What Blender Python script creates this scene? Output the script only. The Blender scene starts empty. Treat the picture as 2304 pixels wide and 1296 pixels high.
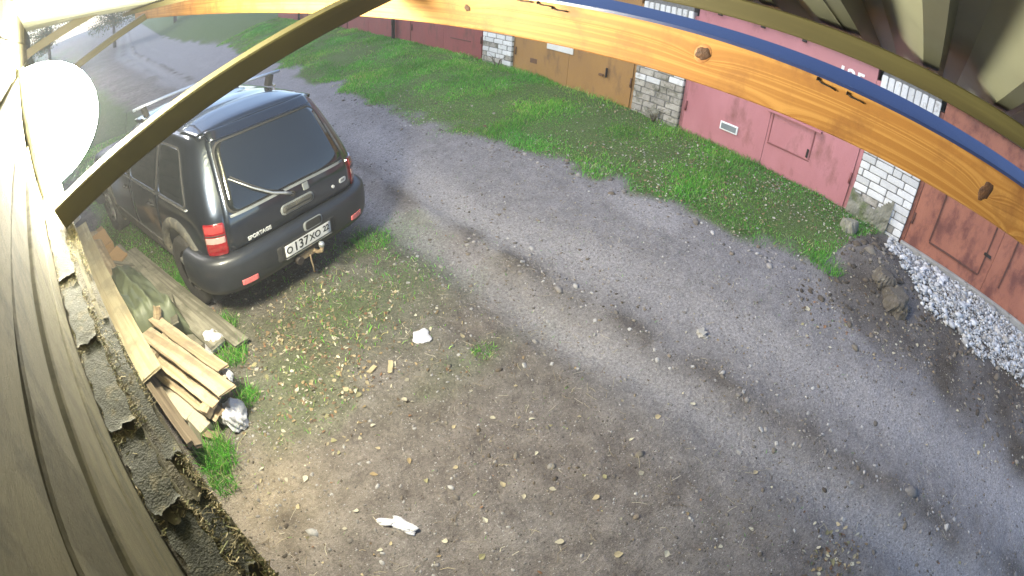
import bpy, bmesh, math, random
import numpy as np
from mathutils import Vector, Matrix, Euler

random.seed(7)
rng = np.random.default_rng(7)
R = math.radians
SC = bpy.context.scene
COL = SC.collection

# ------------------------------------------------------------------ camera
CAM_H = 2.733
AZ, PITCH, ROLL = 0.7752, -0.628, 0.0755
F = Vector((math.sin(AZ) * math.cos(PITCH), math.cos(AZ) * math.cos(PITCH), math.sin(PITCH)))
RT = F.cross(Vector((0, 0, 1))).normalized()
UP = RT.cross(F)
RX = RT * math.cos(ROLL) + UP * math.sin(ROLL)
UX = -RT * math.sin(ROLL) + UP * math.cos(ROLL)
cam = bpy.data.cameras.new('camera')
cam.type = 'PANO'
cam.sensor_fit = 'HORIZONTAL'
cam.sensor_width = 36.0
cam.clip_start = 0.01
cam.clip_end = 600
cc = cam if hasattr(cam, 'panorama_type') else cam.cycles
cc.panorama_type = 'FISHEYE_LENS_POLYNOMIAL'
a_ = (2304 / 36.0) / 1195.46
cc.fisheye_fov = math.pi
cc.fisheye_polynomial_k0 = 0.0
cc.fisheye_polynomial_k1 = -a_
cc.fisheye_polynomial_k2 = 0.0
cc.fisheye_polynomial_k3 = -0.0678 * a_ ** 3
cc.fisheye_polynomial_k4 = -0.0150 * a_ ** 4
cam_o = bpy.data.objects.new('camera', cam)
COL.objects.link(cam_o)
m = Matrix((RX, UX, -F)).transposed().to_4x4()
m.translation = (0, 0, CAM_H)
cam_o.matrix_world = m
SC.camera = cam_o

# ------------------------------------------------------------------ sky, sun, exposure
SUN_EL, SUN_AZ = R(40), R(-35)          # azimuth from +Y towards +X
world = bpy.data.worlds.new('World')
SC.world = world
world.use_nodes = True
wn = world.node_tree
bg = wn.nodes['Background']
sky = wn.nodes.new('ShaderNodeTexSky')
sky.sky_type = 'NISHITA'
sky.sun_disc = False
sky.sun_elevation = SUN_EL
sky.sun_rotation = SUN_AZ
sky.air_density = 1.0
sky.dust_density = 0.6
sky.ozone_density = 1.6
wn.links.new(sky.outputs[0], bg.inputs[0])
bg.inputs[1].default_value = 0.15
sun = bpy.data.lights.new('sun', 'SUN')
sun.energy = 1.0
sun.angle = R(25)
sun.color = (1.0, 0.93, 0.82)
sun_o = bpy.data.objects.new('sun', sun)
COL.objects.link(sun_o)
sd = Vector((math.sin(SUN_AZ) * math.cos(SUN_EL), math.cos(SUN_AZ) * math.cos(SUN_EL), math.sin(SUN_EL)))
sun_o.rotation_euler = sd.to_track_quat('Z', 'Y').to_euler()
SC.view_settings.view_transform = 'Standard'
SC.view_settings.look = 'None'
SC.view_settings.exposure = 1.3
SC.view_settings.gamma = 1.0
SC.view_settings.use_curve_mapping = False
try:
    SC.cycles.max_bounces = 6
    SC.cycles.caustics_reflective = False
    SC.cycles.caustics_refractive = False
except Exception:
    pass

# ------------------------------------------------------------------ helpers
SA = 0.1841                                     # the shed is turned this much against the garage row
NS = Vector((math.cos(SA), math.sin(SA), 0))
DS = Vector((-math.sin(SA), math.cos(SA), 0))


def S(n, s, z):
    v = NS * n + DS * s
    return Vector((v.x, v.y, z))


def mesh(name, verts, faces, smooth=False):
    me = bpy.data.meshes.new(name)
    me.from_pydata([tuple(v) for v in verts], [], [tuple(f) for f in faces])
    if smooth:
        me.polygons.foreach_set('use_smooth', [True] * len(me.polygons))
    me.update()
    return me


def np_mesh(name, V, Fc, smooth=False):
    """V (n,3), Fc (m,k) all faces with k corners"""
    me = bpy.data.meshes.new(name)
    V = np.asarray(V, np.float32)
    Fc = np.asarray(Fc, np.int32)
    k = Fc.shape[1]
    me.vertices.add(len(V))
    me.vertices.foreach_set('co', V.ravel())
    me.loops.add(Fc.size)
    me.loops.foreach_set('vertex_index', Fc.ravel())
    me.polygons.add(len(Fc))
    me.polygons.foreach_set('loop_start', np.arange(0, Fc.size, k, dtype=np.int32))
    if smooth:
        me.polygons.foreach_set('use_smooth', np.ones(len(Fc), bool))
    me.update(calc_edges=True)
    return me


def vcol(me, name, C):
    a = me.color_attributes.new(name, 'FLOAT_COLOR', 'POINT')
    C = np.asarray(C, np.float32)
    if C.shape[1] == 3:
        C = np.concatenate([C, np.ones((len(C), 1), np.float32)], 1)
    a.data.foreach_set('color', C.ravel())


def ob(name, me, mt=None, parent=None, loc=(0, 0, 0), rot=(0, 0, 0), scale=None):
    o = bpy.data.objects.new(name, me)
    COL.objects.link(o)
    if mt is not None and me is not None and len(me.materials) == 0:
        me.materials.append(mt)
    o.location = loc
    o.rotation_euler = rot
    if scale is not None:
        o.scale = scale
    if parent is not None:
        o.parent = parent
    return o


def empty(name, loc=(0, 0, 0), rot=(0, 0, 0)):
    o = bpy.data.objects.new(name, None)
    o.empty_display_size = 0.1
    COL.objects.link(o)
    o.location = loc
    o.rotation_euler = rot
    return o


def tag(o, label, cat, group=None):
    o['label'] = label
    o['category'] = cat
    if group:
        o['group'] = group
    return o


def kind(o, k):
    o['kind'] = k
    return o


def bm_mesh(name, bm, smooth=False):
    me = bpy.data.meshes.new(name)
    bm.normal_update()
    bm.to_mesh(me)
    bm.free()
    if smooth:
        me.polygons.foreach_set('use_smooth', [True] * len(me.polygons))
    me.update()
    return me


def box_me(name, sx, sy, sz, bev=0.0, seg=1, c=(0, 0, 0), jit=0.0):
    bm = bmesh.new()
    bmesh.ops.create_cube(bm, size=1.0)
    for v in bm.verts:
        v.co = Vector((v.co.x * sx + c[0], v.co.y * sy + c[1], v.co.z * sz + c[2]))
        if jit:
            v.co += Vector((random.uniform(-jit, jit), random.uniform(-jit, jit), random.uniform(-jit, jit)))
    if bev > 0:
        bmesh.ops.bevel(bm, geom=bm.edges[:], offset=bev, segments=seg, affect='EDGES', profile=0.7)
    return bm_mesh(name, bm)


def plank_me(name, L, w, t, seg=10, bow=0.0, wob=0.004, rag=0.0, seed=0, bev=0.003):
    """board along local Y, width X, thickness Z, slightly bowed and worn"""
    r = random.Random(seed)
    V, Fc = [], []
    pr = [(-w / 2 + bev, -t / 2), (w / 2 - bev, -t / 2), (w / 2, -t / 2 + bev), (w / 2, t / 2 - bev),
          (w / 2 - bev, t / 2), (-w / 2 + bev, t / 2), (-w / 2, t / 2 - bev), (-w / 2, -t / 2 + bev)]
    for i in range(seg + 1):
        y = -L / 2 + L * i / seg
        b = bow * (1 - (2 * y / L) ** 2)
        o1, o2, dz = r.uniform(-wob, wob), r.uniform(-wob, wob), r.uniform(-wob, wob) * 0.4
        for (x, z) in pr:
            V.append((x + (o1 if x > 0 else o2), y + (r.uniform(-rag, rag) if i in (0, seg) else 0), z + b + dz))
    k = len(pr)
    for i in range(seg):
        for j in range(k):
            Fc.append((i * k + j, i * k + (j + 1) % k, (i + 1) * k + (j + 1) % k, (i + 1) * k + j))
    Fc.append(tuple(range(k - 1, -1, -1)))
    Fc.append(tuple(seg * k + j for j in range(k)))
    return mesh(name, V, [f[::-1] for f in Fc])


def cyl_me(name, r, L, n=16, axis='Z', r2=None, smooth=True):
    bm = bmesh.new()
    bmesh.ops.create_cone(bm, cap_ends=True, segments=n, radius1=r, radius2=r if r2 is None else r2, depth=L)
    if axis == 'X':
        bmesh.ops.rotate(bm, matrix=Matrix.Rotation(R(90), 3, 'Y'), verts=bm.verts)
    elif axis == 'Y':
        bmesh.ops.rotate(bm, matrix=Matrix.Rotation(R(-90), 3, 'X'), verts=bm.verts)
    me = bm_mesh(name, bm)
    if smooth:
        me.polygons.foreach_set('use_smooth', [len(p.vertices) == 4 for p in me.polygons])
    return me


def tube_me(name, pts, r, n=8, rs=None):
    pts = [Vector(q) for q in pts]
    V, Fc = [], []
    for i, q in enumerate(pts):
        d = (pts[min(i + 1, len(pts) - 1)] - pts[max(i - 1, 0)]).normalized()
        a = d.orthogonal().normalized() if i == 0 else (a - d * a.dot(d)).normalized()
        b = d.cross(a)
        rr = r if rs is None else rs[i]
        for j in range(n):
            t = 2 * math.pi * j / n
            V.append(q + (a * math.cos(t) + b * math.sin(t)) * rr)
    for i in range(len(pts) - 1):
        for j in range(n):
            Fc.append((i * n + j, i * n + (j + 1) % n, (i + 1) * n + (j + 1) % n, (i + 1) * n + j))
    Fc.append(tuple(range(n - 1, -1, -1)))
    Fc.append(tuple((len(pts) - 1) * n + j for j in range(n)))
    return mesh(name, V, Fc, True)


def text_me(name, txt, size, depth=0.002, sx=1.0, bold=0.0):
    cu = bpy.data.curves.new(name, 'FONT')
    cu.body = txt
    cu.size = size
    cu.extrude = depth
    cu.offset = bold
    cu.align_x = 'CENTER'
    cu.align_y = 'CENTER'
    o = bpy.data.objects.new(name, cu)
    COL.objects.link(o)
    dg = bpy.context.evaluated_depsgraph_get()
    me = bpy.data.meshes.new_from_object(o.evaluated_get(dg))
    bpy.data.objects.remove(o)
    bpy.data.curves.remove(cu)
    for v in me.vertices:
        v.co.x *= sx
    me.materials.clear()
    return me


def between(o, A, B, up=Vector((0, 0, 1))):
    """object whose mesh runs along local Y from A to B, centred"""
    A, B = Vector(A), Vector(B)
    y = (B - A).normalized()
    x = y.cross(up).normalized()
    z = x.cross(y)
    mm = Matrix((x, y, z)).transposed().to_4x4()
    mm.translation = (A + B) / 2
    o.matrix_world = mm
    return o


# ---- numpy value noise and terrain
_perm = rng.random((256, 256))


def vn(x, y, sc=1.0, off=0):
    x = np.asarray(x, float) * sc + off * 17.3
    y = np.asarray(y, float) * sc + off * 31.7
    xi, yi = np.floor(x).astype(int), np.floor(y).astype(int)
    fx, fy = x - xi, y - yi
    fx = fx * fx * (3 - 2 * fx)
    fy = fy * fy * (3 - 2 * fy)
    g = lambda i, j: _perm[i & 255, j & 255]
    return (g(xi, yi) * (1 - fx) + g(xi + 1, yi) * fx) * (1 - fy) + (g(xi, yi + 1) * (1 - fx) + g(xi + 1, yi + 1) * fx) * fy


def sm(t):
    t = np.clip(t, 0, 1)
    return t * t * (3 - 2 * t)


TA = ([-6, -1.1, 0, 1, 2, 4.4, 7, 13, 33], [2.85, 2.73, 2.68, 2.63, 2.5, 2.38, 2.35, 1.9, 0.2])
TB = ([-6, -0.6, 0.8, 2.1, 4, 7, 13, 33], [3.9, 3.71, 3.58, 3.38, 2.95, 3.35, 3.1, 1.6])
VE = ([-6, -3, 0.3, 0.7, 1.6, 2.5, 3.7, 4.9, 6.8, 12.5, 20, 34], [6.9, 6.9, 6.6, 4.95, 4.62, 4.66, 4.5, 4.2, 3.97, 4.0, 4.0, 3.0])


def gh(x, y, fine=True):
    x = np.asarray(x, float)
    y = np.asarray(y, float)
    z = 0.53 * sm((x - 1.6) / 4.8) + 0.0139 * y * sm((x - 3) / 3.4)
    z = z - 0.034 * np.exp(-((x - np.interp(y, *TA)) / 0.2) ** 2) - 0.024 * np.exp(-((x - np.interp(y, *TB)) / 0.28) ** 2)
    z = z + 0.055 * np.exp(-((x - np.interp(y, *TA) - 0.35) / 0.12) ** 2) * vn(x, y, 3.3, 3) + 0.02 * np.exp(-((x - np.interp(y, *TA) + 0.32) / 0.10) ** 2) * vn(x, y, 3.0, 4)
    z = z + 0.16 * np.exp(-((x - 5.45) / 0.42) ** 2 - ((y - 0.15) / 0.5) ** 2)          # spoil heap by the pier
    z = z + 0.07 * np.exp(-((x - 5.8) / 0.4) ** 2 - ((y + 0.6) / 0.9) ** 2)
    if fine:
        z = z + 0.03 * (vn(x, y, 1.1, 1) - 0.5) + 0.016 * (vn(x, y, 4.3, 2) - 0.5) + 0.010 * (vn(x, y, 14, 5) - 0.5)
    return z


def gz(x, y):
    return float(gh(np.array([x]), np.array([y]))[0])


def verge_amt(x, y):
    """1 on the grass verge in front of the garages"""
    e = np.interp(y, *VE) + 0.45 * (vn(x, y, 1.3, 8) - 0.5) + 0.34 * (vn(x, y, 4.1, 9) - 0.5)
    return sm((x - e) / 0.34 + 0.5)


def yard_grass(x, y):
    """grass round and behind the car, beside the shed"""
    n = x * NS.x + y * NS.y
    s = x * DS.x + y * DS.y
    e1 = 1.25 * sm((n - 0.3) / 0.35) * sm((3.0 - n) / 0.9) * sm((s - 3.9) / 0.8)
    e2 = 0.55 * np.exp(-((x - 1.3) / 1.0) ** 2 - ((y - 3.6) / 0.75) ** 2)
    e2b = 0.85 * np.exp(-((x - 2.0) / 0.45) ** 2 - ((y - 4.1) / 0.3) ** 2)
    e3 = 0.5 * np.exp(-((x - 0.4) / 0.5) ** 2 - ((y - 2.9) / 0.5) ** 2)
    e4 = 0.35 * np.exp(-((x - 1.9) / 0.5) ** 2 - ((y - 2.2) / 0.2) ** 2)
    far = sm((s - 9) / 3) * sm((2.2 - n) / 1.2)
    a = np.maximum.reduce([e1, e2, e2b, e3, e4, far])
    return np.clip(a + 0.5 * (vn(x, y, 2.2, 11) - 0.5) * (a > 0.05), 0, 1)


# ------------------------------------------------------------------ materials
MT = {}


def new_mat(name):
    mt = bpy.data.materials.new(name)
    mt.use_nodes = True
    nt = mt.node_tree
    b = nt.nodes['Principled BSDF']
    MT[name] = mt
    return mt, nt, b


def nd(nt, t, **kw):
    n = nt.nodes.new(t)
    for k, v in kw.items():
        if k.startswith('i_'):
            n.inputs[k[2:].replace('_', ' ')].default_value = v
        else:
            setattr(n, k, v)
    return n


def rgba(c):
    return (c[0], c[1], c[2], 1)


def M(name, c1, c2=None, rough=0.75, metal=0.0, scale=6.0, detail=6, stretch=(1, 1, 1), bump=0.0, bscale=60.0,
      coat=0.0, spec=0.5, c3=None, c3thr=0.6, c3w=0.06, c3scale=5.0, vary=0.0, rvar=0.15):
    """two-tone noisy surface, optional stain colour c3 where a third noise passes a threshold, per-object variation"""
    mt, nt, b = new_mat(name)
    L = nt.links.new
    tc = nd(nt, 'ShaderNodeTexCoord')
    mp = nd(nt, 'ShaderNodeMapping')
    mp.inputs['Scale'].default_value = stretch
    oi = nd(nt, 'ShaderNodeObjectInfo')
    add = nd(nt, 'ShaderNodeVectorMath', operation='ADD')
    L(tc.outputs['Object'], mp.inputs['Vector'])
    L(mp.outputs[0], add.inputs[0])
    mul = nd(nt, 'ShaderNodeMath', operation='MULTIPLY')
    mul.inputs[1].default_value = 37.0 if vary else 0.0
    L(oi.outputs['Random'], mul.inputs[0])
    L(mul.outputs[0], add.inputs[1])
    n1 = nd(nt, 'ShaderNodeTexNoise')
    n1.inputs['Scale'].default_value = scale
    n1.inputs['Detail'].default_value = detail
    n1.inputs['Roughness'].default_value = 0.65
    L(add.outputs[0], n1.inputs['Vector'])
    cr = nd(nt, 'ShaderNodeValToRGB')
    c2 = c2 or tuple(x * 0.8 for x in c1)
    cr.color_ramp.elements[0].position = 0.3
    cr.color_ramp.elements[1].position = 0.7
    cr.color_ramp.elements[0].color = rgba(c2)
    cr.color_ramp.elements[1].color = rgba(c1)
    L(n1.outputs['Fac'], cr.inputs['Fac'])
    col = cr.outputs['Color']
    if c3:
        n3 = nd(nt, 'ShaderNodeTexNoise')
        n3.inputs['Scale'].default_value = c3scale
        n3.inputs['Detail'].default_value = 8
        n3.inputs['Roughness'].default_value = 0.7
        L(add.outputs[0], n3.inputs['Vector'])
        r3 = nd(nt, 'ShaderNodeValToRGB')
        r3.color_ramp.elements[0].position = c3thr - c3w
        r3.color_ramp.elements[1].position = c3thr + c3w
        L(n3.outputs['Fac'], r3.inputs['Fac'])
        mx = nd(nt, 'ShaderNodeMix', data_type='RGBA')
        L(r3.outputs['Color'], mx.inputs['Factor'])
        L(col, mx.inputs['A'])
        mx.inputs['B'].default_value = rgba(c3)
        col = mx.outputs['Result']
    if vary:
        hs = nd(nt, 'ShaderNodeHueSaturation')
        mr = nd(nt, 'ShaderNodeMapRange')
        mr.inputs['To Min'].default_value = 1 - vary
        mr.inputs['To Max'].default_value = 1 + vary
        L(oi.outputs['Random'], mr.inputs['Value'])
        L(mr.outputs[0], hs.inputs['Value'])
        L(col, hs.inputs['Color'])
        col = hs.outputs['Color']
    L(col, b.inputs['Base Color'])
    b.inputs['Metallic'].default_value = metal
    b.inputs['Specular IOR Level'].default_value = spec
    if coat:
        b.inputs['Coat Weight'].default_value = coat
        b.inputs['Coat Roughness'].default_value = 0.06
        if coat >= 1:
            b.inputs['Coat IOR'].default_value = 1.7
    rr = nd(nt, 'ShaderNodeMapRange')
    rr.inputs['To Min'].default_value = max(0.02, rough - rvar)
    rr.inputs['To Max'].default_value = min(1, rough + rvar)
    L(n1.outputs['Fac'], rr.inputs['Value'])
    L(rr.outputs[0], b.inputs['Roughness'])
    if bump:
        n2 = nd(nt, 'ShaderNodeTexNoise')
        n2.inputs['Scale'].default_value = bscale
        n2.inputs['Detail'].default_value = 5
        L(add.outputs[0], n2.inputs['Vector'])
        bp = nd(nt, 'ShaderNodeBump')
        bp.inputs['Strength'].default_value = bump
        bp.inputs['Distance'].default_value = 0.01
        L(n2.outputs['Fac'], bp.inputs['Height'])
        L(bp.outputs[0], b.inputs['Normal'])
    return mt


def wood(name, light, dark, rings=18.0, stretch=(14, 0.7, 14), rough=0.7, bump=0.25, knots=None, vary=0.12, stain=None, stain_scale=3.0):
    """sawn timber: grain runs along local Y; knots is a list of (y,z,r) in local metres on a face seen along X"""
    mt, nt, b = new_mat(name)
    L = nt.links.new
    tc = nd(nt, 'ShaderNodeTexCoord')
    oi = nd(nt, 'ShaderNodeObjectInfo')
    mul = nd(nt, 'ShaderNodeMath', operation='MULTIPLY')
    mul.inputs[1].default_value = 53.0
    L(oi.outputs['Random'], mul.inputs[0])
    src = tc.outputs['Object']
    if knots:
        # bend the grain round every knot
        for (ky, kz, kr) in knots:
            sub = nd(nt, 'ShaderNodeVectorMath', operation='SUBTRACT')
            sub.inputs[1].default_value = (0, ky, kz)
            L(tc.outputs['Object'], sub.inputs[0])
            sc = nd(nt, 'ShaderNodeVectorMath', operation='MULTIPLY')
            sc.inputs[1].default_value = (0, 0.45, 1)
            L(sub.outputs[0], sc.inputs[0])
            ln = nd(nt, 'ShaderNodeVectorMath', operation='LENGTH')
            L(sc.outputs[0], ln.inputs[0])
            dv = nd(nt, 'ShaderNodeMath', operation='DIVIDE')
            L(ln.outputs['Value'], dv.inputs[0])
            dv.inputs[1].default_value = -kr * 0.9
            ex = nd(nt, 'ShaderNodeMath', operation='EXPONENT')
            L(dv.outputs[0], ex.inputs[0])
            m2 = nd(nt, 'ShaderNodeMath', operation='MULTIPLY')
            L(ex.outputs[0], m2.inputs[0])
            m2.inputs[1].default_value = kr * 1.3
            cb = nd(nt, 'ShaderNodeCombineXYZ')
            L(m2.outputs[0], cb.inputs['Z'])
            ad = nd(nt, 'ShaderNodeVectorMath', operation='ADD')
            L(src, ad.inputs[0])
            L(cb.outputs[0], ad.inputs[1])
            src = ad.outputs[0]
    mp = nd(nt, 'ShaderNodeMapping')
    mp.inputs['Scale'].default_value = stretch
    L(src, mp.inputs['Vector'])
    add = nd(nt, 'ShaderNodeVectorMath', operation='ADD')
    L(mp.outputs[0], add.inputs[0])
    L(mul.outputs[0], add.inputs[1])
    n1 = nd(nt, 'ShaderNodeTexNoise')
    n1.inputs['Scale'].default_value = 1.0
    n1.inputs['Detail'].default_value = 3
    n1.inputs['Distortion'].default_value = 0.4
    L(add.outputs[0], n1.inputs['Vector'])
    fr = nd(nt, 'ShaderNodeMath', operation='MULTIPLY')
    fr.inputs[1].default_value = rings
    L(n1.outputs['Fac'], fr.inputs[0])
    sn = nd(nt, 'ShaderNodeMath', operation='SINE')
    L(fr.outputs[0], sn.inputs[0])
    n2 = nd(nt, 'ShaderNodeTexNoise')
    n2.inputs['Scale'].default_value = 9.0
    n2.inputs['Detail'].default_value = 9
    n2.inputs['Roughness'].default_value = 0.75
    L(add.outputs[0], n2.inputs['Vector'])
    mr = nd(nt, 'ShaderNodeMapRange')
    mr.inputs['From Min'].default_value = -1.3
    mr.inputs['From Max'].default_value = 1.0
    L(sn.outputs[0], mr.inputs['Value'])
    mm = nd(nt, 'ShaderNodeMath', operation='MULTIPLY')
    L(mr.outputs[0], mm.inputs[0])
    L(n2.outputs['Fac'], mm.inputs[1])
    ad2 = nd(nt, 'ShaderNodeMath', operation='MULTIPLY_ADD')
    L(mm.outputs[0], ad2.inputs[0])
    ad2.inputs[1].default_value = 1.5
    ad2.inputs[2].default_value = 0.0
    cr = nd(nt, 'ShaderNodeValToRGB')
    cr.color_ramp.elements[0].position = 0.15
    cr.color_ramp.elements[1].position = 0.75
    cr.color_ramp.elements[0].color = rgba(dark)
    cr.color_ramp.elements[1].color = rgba(light)
    L(ad2.outputs[0], cr.inputs['Fac'])
    col = cr.outputs['Color']
    if stain:
        n3 = nd(nt, 'ShaderNodeTexNoise')
        n3.inputs['Scale'].default_value = stain_scale
        n3.inputs['Detail'].default_value = 9
        n3.inputs['Roughness'].default_value = 0.7
        L(tc.outputs['Object'], n3.inputs['Vector'])
        r3 = nd(nt, 'ShaderNodeValToRGB')
        r3.color_ramp.elements[0].position = 0.48
        r3.color_ramp.elements[1].position = 0.68
        L(n3.outputs['Fac'], r3.inputs['Fac'])
        mx = nd(nt, 'ShaderNodeMix', data_type='RGBA')
        L(r3.outputs['Color'], mx.inputs['Factor'])
        L(col, mx.inputs['A'])
        mx.inputs['B'].default_value = rgba(stain)
        col = mx.outputs['Result']
    hs = nd(nt, 'ShaderNodeHueSaturation')
    mv = nd(nt, 'ShaderNodeMapRange')
    mv.inputs['To Min'].default_value = 1 - vary
    mv.inputs['To Max'].default_value = 1 + vary
    L(oi.outputs['Random'], mv.inputs['Value'])
    L(mv.outputs[0], hs.inputs['Value'])
    L(col, hs.inputs['Color'])
    L(hs.outputs[0], b.inputs['Base Color'])
    b.inputs['Roughness'].default_value = rough
    b.inputs['Specular IOR Level'].default_value = 0.3
    bp = nd(nt, 'ShaderNodeBump')
    bp.inputs['Strength'].default_value = bump
    bp.inputs['Distance'].default_value = 0.004
    L(ad2.outputs[0], bp.inputs['Height'])
    L(bp.outputs[0], b.inputs['Normal'])
    return mt


def attr_mat(name, rough=0.8, trans=0.0, spec=0.3, bump=0.0, bscale=80.0, grain=0.0):
    """colour from the mesh's own per-piece colour (each leaf, blade or stone has its own)"""
    mt, nt, b = new_mat(name)
    L = nt.links.new
    at = nd(nt, 'ShaderNodeAttribute', attribute_name='Col')
    col = at.outputs['Color']
    if grain:
        tc = nd(nt, 'ShaderNodeTexCoord')
        n = nd(nt, 'ShaderNodeTexNoise')
        n.inputs['Scale'].default_value = bscale
        n.inputs['Detail'].default_value = 4
        L(tc.outputs['Object'], n.inputs['Vector'])
        mr = nd(nt, 'ShaderNodeMapRange')
        mr.inputs['To Min'].default_value = 1 - grain
        mr.inputs['To Max'].default_value = 1 + grain
        L(n.outputs['Fac'], mr.inputs['Value'])
        hs = nd(nt, 'ShaderNodeHueSaturation')
        L(mr.outputs[0], hs.inputs['Value'])
        L(col, hs.inputs['Color'])
        col = hs.outputs['Color']
        if bump:
            bp = nd(nt, 'ShaderNodeBump')
            bp.inputs['Strength'].default_value = bump
            bp.inputs['Distance'].default_value = 0.01
            L(n.outputs['Fac'], bp.inputs['Height'])
            L(bp.outputs[0], b.inputs['Normal'])
    L(col, b.inputs['Base Color'])
    b.inputs['Roughness'].default_value = rough
    b.inputs['Specular IOR Level'].default_value = spec
    if trans:
        tr = nd(nt, 'ShaderNodeBsdfTranslucent')
        L(col, tr.inputs['Color'])
        mx = nd(nt, 'ShaderNodeMixShader')
        mx.inputs[0].default_value = trans
        L(b.outputs[0], mx.inputs[1])
        L(tr.outputs[0], mx.inputs[2])
        L(mx.outputs[0], nt.nodes['Material Output'].inputs['Surface'])
    return mt


def emit_mat(name, col, strength):
    mt, nt, b = new_mat(name)
    b.inputs['Base Color'].default_value = rgba(col)
    b.inputs['Emission Color'].default_value = rgba(col)
    b.inputs['Emission Strength'].default_value = strength
    return mt


def ground_mat():
    mt, nt, b = new_mat('earth')
    L = nt.links.new
    tc = nd(nt, 'ShaderNodeTexCoord')
    at = nd(nt, 'ShaderNodeAttribute', attribute_name='gm')
    sp = nd(nt, 'ShaderNodeSeparateColor')
    L(at.outputs['Color'], sp.inputs[0])

    def noise(sc, det=6, ro=0.6, vec=None):
        n = nd(nt, 'ShaderNodeTexNoise')
        n.inputs['Scale'].default_value = sc
        n.inputs['Detail'].default_value = det
        n.inputs['Roughness'].default_value = ro
        L(vec or tc.outputs['Object'], n.inputs['Vector'])
        return n.outputs['Fac']

    def ramp(f, p0, p1, c0, c1):
        r = nd(nt, 'ShaderNodeValToRGB')
        r.color_ramp.elements[0].position = p0
        r.color_ramp.elements[1].position = p1
        r.color_ramp.elements[0].color = rgba(c0)
        r.color_ramp.elements[1].color = rgba(c1)
        L(f, r.inputs['Fac'])
        return r.outputs['Color']

    def mix(f, A, B):
        x = nd(nt, 'ShaderNodeMix', data_type='RGBA')
        if isinstance(f, float):
            x.inputs['Factor'].default_value = f
        else:
            L(f, x.inputs['Factor'])
        for s_, v in (('A', A), ('B', B)):
            if isinstance(v, tuple):
                x.inputs[s_].default_value = rgba(v)
            else:
                L(v, x.inputs[s_])
        return x.outputs['Result']

    big = noise(0.9, 5, 0.55)
    mid = noise(5.5, 8, 0.7)
    fin = noise(42, 6, 0.75)
    at2 = nd(nt, 'ShaderNodeAttribute', attribute_name='gm2')
    sp2 = nd(nt, 'ShaderNodeSeparateColor')
    L(at2.outputs['Color'], sp2.inputs[0])
    base = ramp(mid, 0.30, 0.70, (0.086, 0.073, 0.067), (0.218, 0.190, 0.174))
    base = mix(ramp(big, 0.42, 0.60, (0, 0, 0), (1, 1, 1)), base, ramp(mid, 0.3, 0.7, (0.114, 0.100, 0.093), (0.248, 0.223, 0.208)))
    base = mix(sp2.outputs['Red'], base, ramp(mid, 0.28, 0.72, (0.104, 0.098, 0.101), (0.234, 0.222, 0.228)))
    base = mix(sp2.outputs['Green'], base, ramp(mid, 0.3, 0.7, (0.19, 0.155, 0.115), (0.36, 0.30, 0.225)))
    base = mix(sp2.outputs['Blue'], base, ramp(fin, 0.3, 0.7, (0.062, 0.066, 0.032), (0.15, 0.15, 0.085)))
    grain = noise(130, 4, 0.8)
    # dry packed wheel tracks, pale patch, and the glare painted on the far road
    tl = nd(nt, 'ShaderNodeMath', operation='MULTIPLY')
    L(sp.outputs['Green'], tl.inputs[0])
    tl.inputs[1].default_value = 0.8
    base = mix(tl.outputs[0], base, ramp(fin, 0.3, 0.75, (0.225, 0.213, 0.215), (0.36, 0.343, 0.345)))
    # damp dark soil
    base = mix(sp.outputs['Blue'], base, ramp(mid, 0.3, 0.7, (0.045, 0.036, 0.030), (0.105, 0.088, 0.070)))
    # moss / roots under the grass
    base = mix(sp.outputs['Red'], base, ramp(fin, 0.3, 0.7, (0.050, 0.085, 0.024), (0.12, 0.17, 0.056)))
    # pale grit and dark specks, each a small cell
    vo = nd(nt, 'ShaderNodeTexVoronoi')
    vo.inputs['Scale'].default_value = 95
    L(tc.outputs['Object'], vo.inputs['Vector'])
    vs = nd(nt, 'ShaderNodeSeparateColor')
    L(vo.outputs['Color'], vs.inputs[0])
    g1 = nd(nt, 'ShaderNodeMath', operation='GREATER_THAN')
    L(vs.outputs[0], g1.inputs[0])
    g1.inputs[1].default_value = 0.955
    ds = nd(nt, 'ShaderNodeMath', operation='LESS_THAN')
    L(vo.outputs['Distance'], ds.inputs[0])
    ds.inputs[1].default_value = 0.36
    gg = nd(nt, 'ShaderNodeMath', operation='MULTIPLY')
    L(g1.outputs[0], gg.inputs[0])
    L(ds.outputs[0], gg.inputs[1])
    base = mix(gg.outputs[0], base, (0.33, 0.31, 0.30))
    vo2 = nd(nt, 'ShaderNodeTexVoronoi')
    vo2.inputs['Scale'].default_value = 38
    L(tc.outputs['Object'], vo2.inputs['Vector'])
    vs2 = nd(nt, 'ShaderNodeSeparateColor')
    L(vo2.outputs['Color'], vs2.inputs[0])
    g2 = nd(nt, 'ShaderNodeMath', operation='GREATER_THAN')
    L(vs2.outputs[0], g2.inputs[0])
    g2.inputs[1].default_value = 0.93
    d2 = nd(nt, 'ShaderNodeMath', operation='LESS_THAN')
    L(vo2.outputs['Distance'], d2.inputs[0])
    d2.inputs[1].default_value = 0.22
    gg2 = nd(nt, 'ShaderNodeMath', operation='MULTIPLY')
    L(g2.outputs[0], gg2.inputs[0])
    L(d2.outputs[0], gg2.inputs[1])
    base = mix(gg2.outputs[0], base, (0.075, 0.064, 0.056))
    hv = nd(nt, 'ShaderNodeHueSaturation')
    mg = nd(nt, 'ShaderNodeMapRange')
    mg.inputs['From Min'].default_value = 0.3
    mg.inputs['From Max'].default_value = 0.7
    mg.inputs['To Min'].default_value = 0.62
    mg.inputs['To Max'].default_value = 1.38
    L(grain, mg.inputs['Value'])
    L(mg.outputs[0], hv.inputs['Value'])
    L(base, hv.inputs['Color'])
    mg2 = nd(nt, 'ShaderNodeMapRange')
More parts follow.
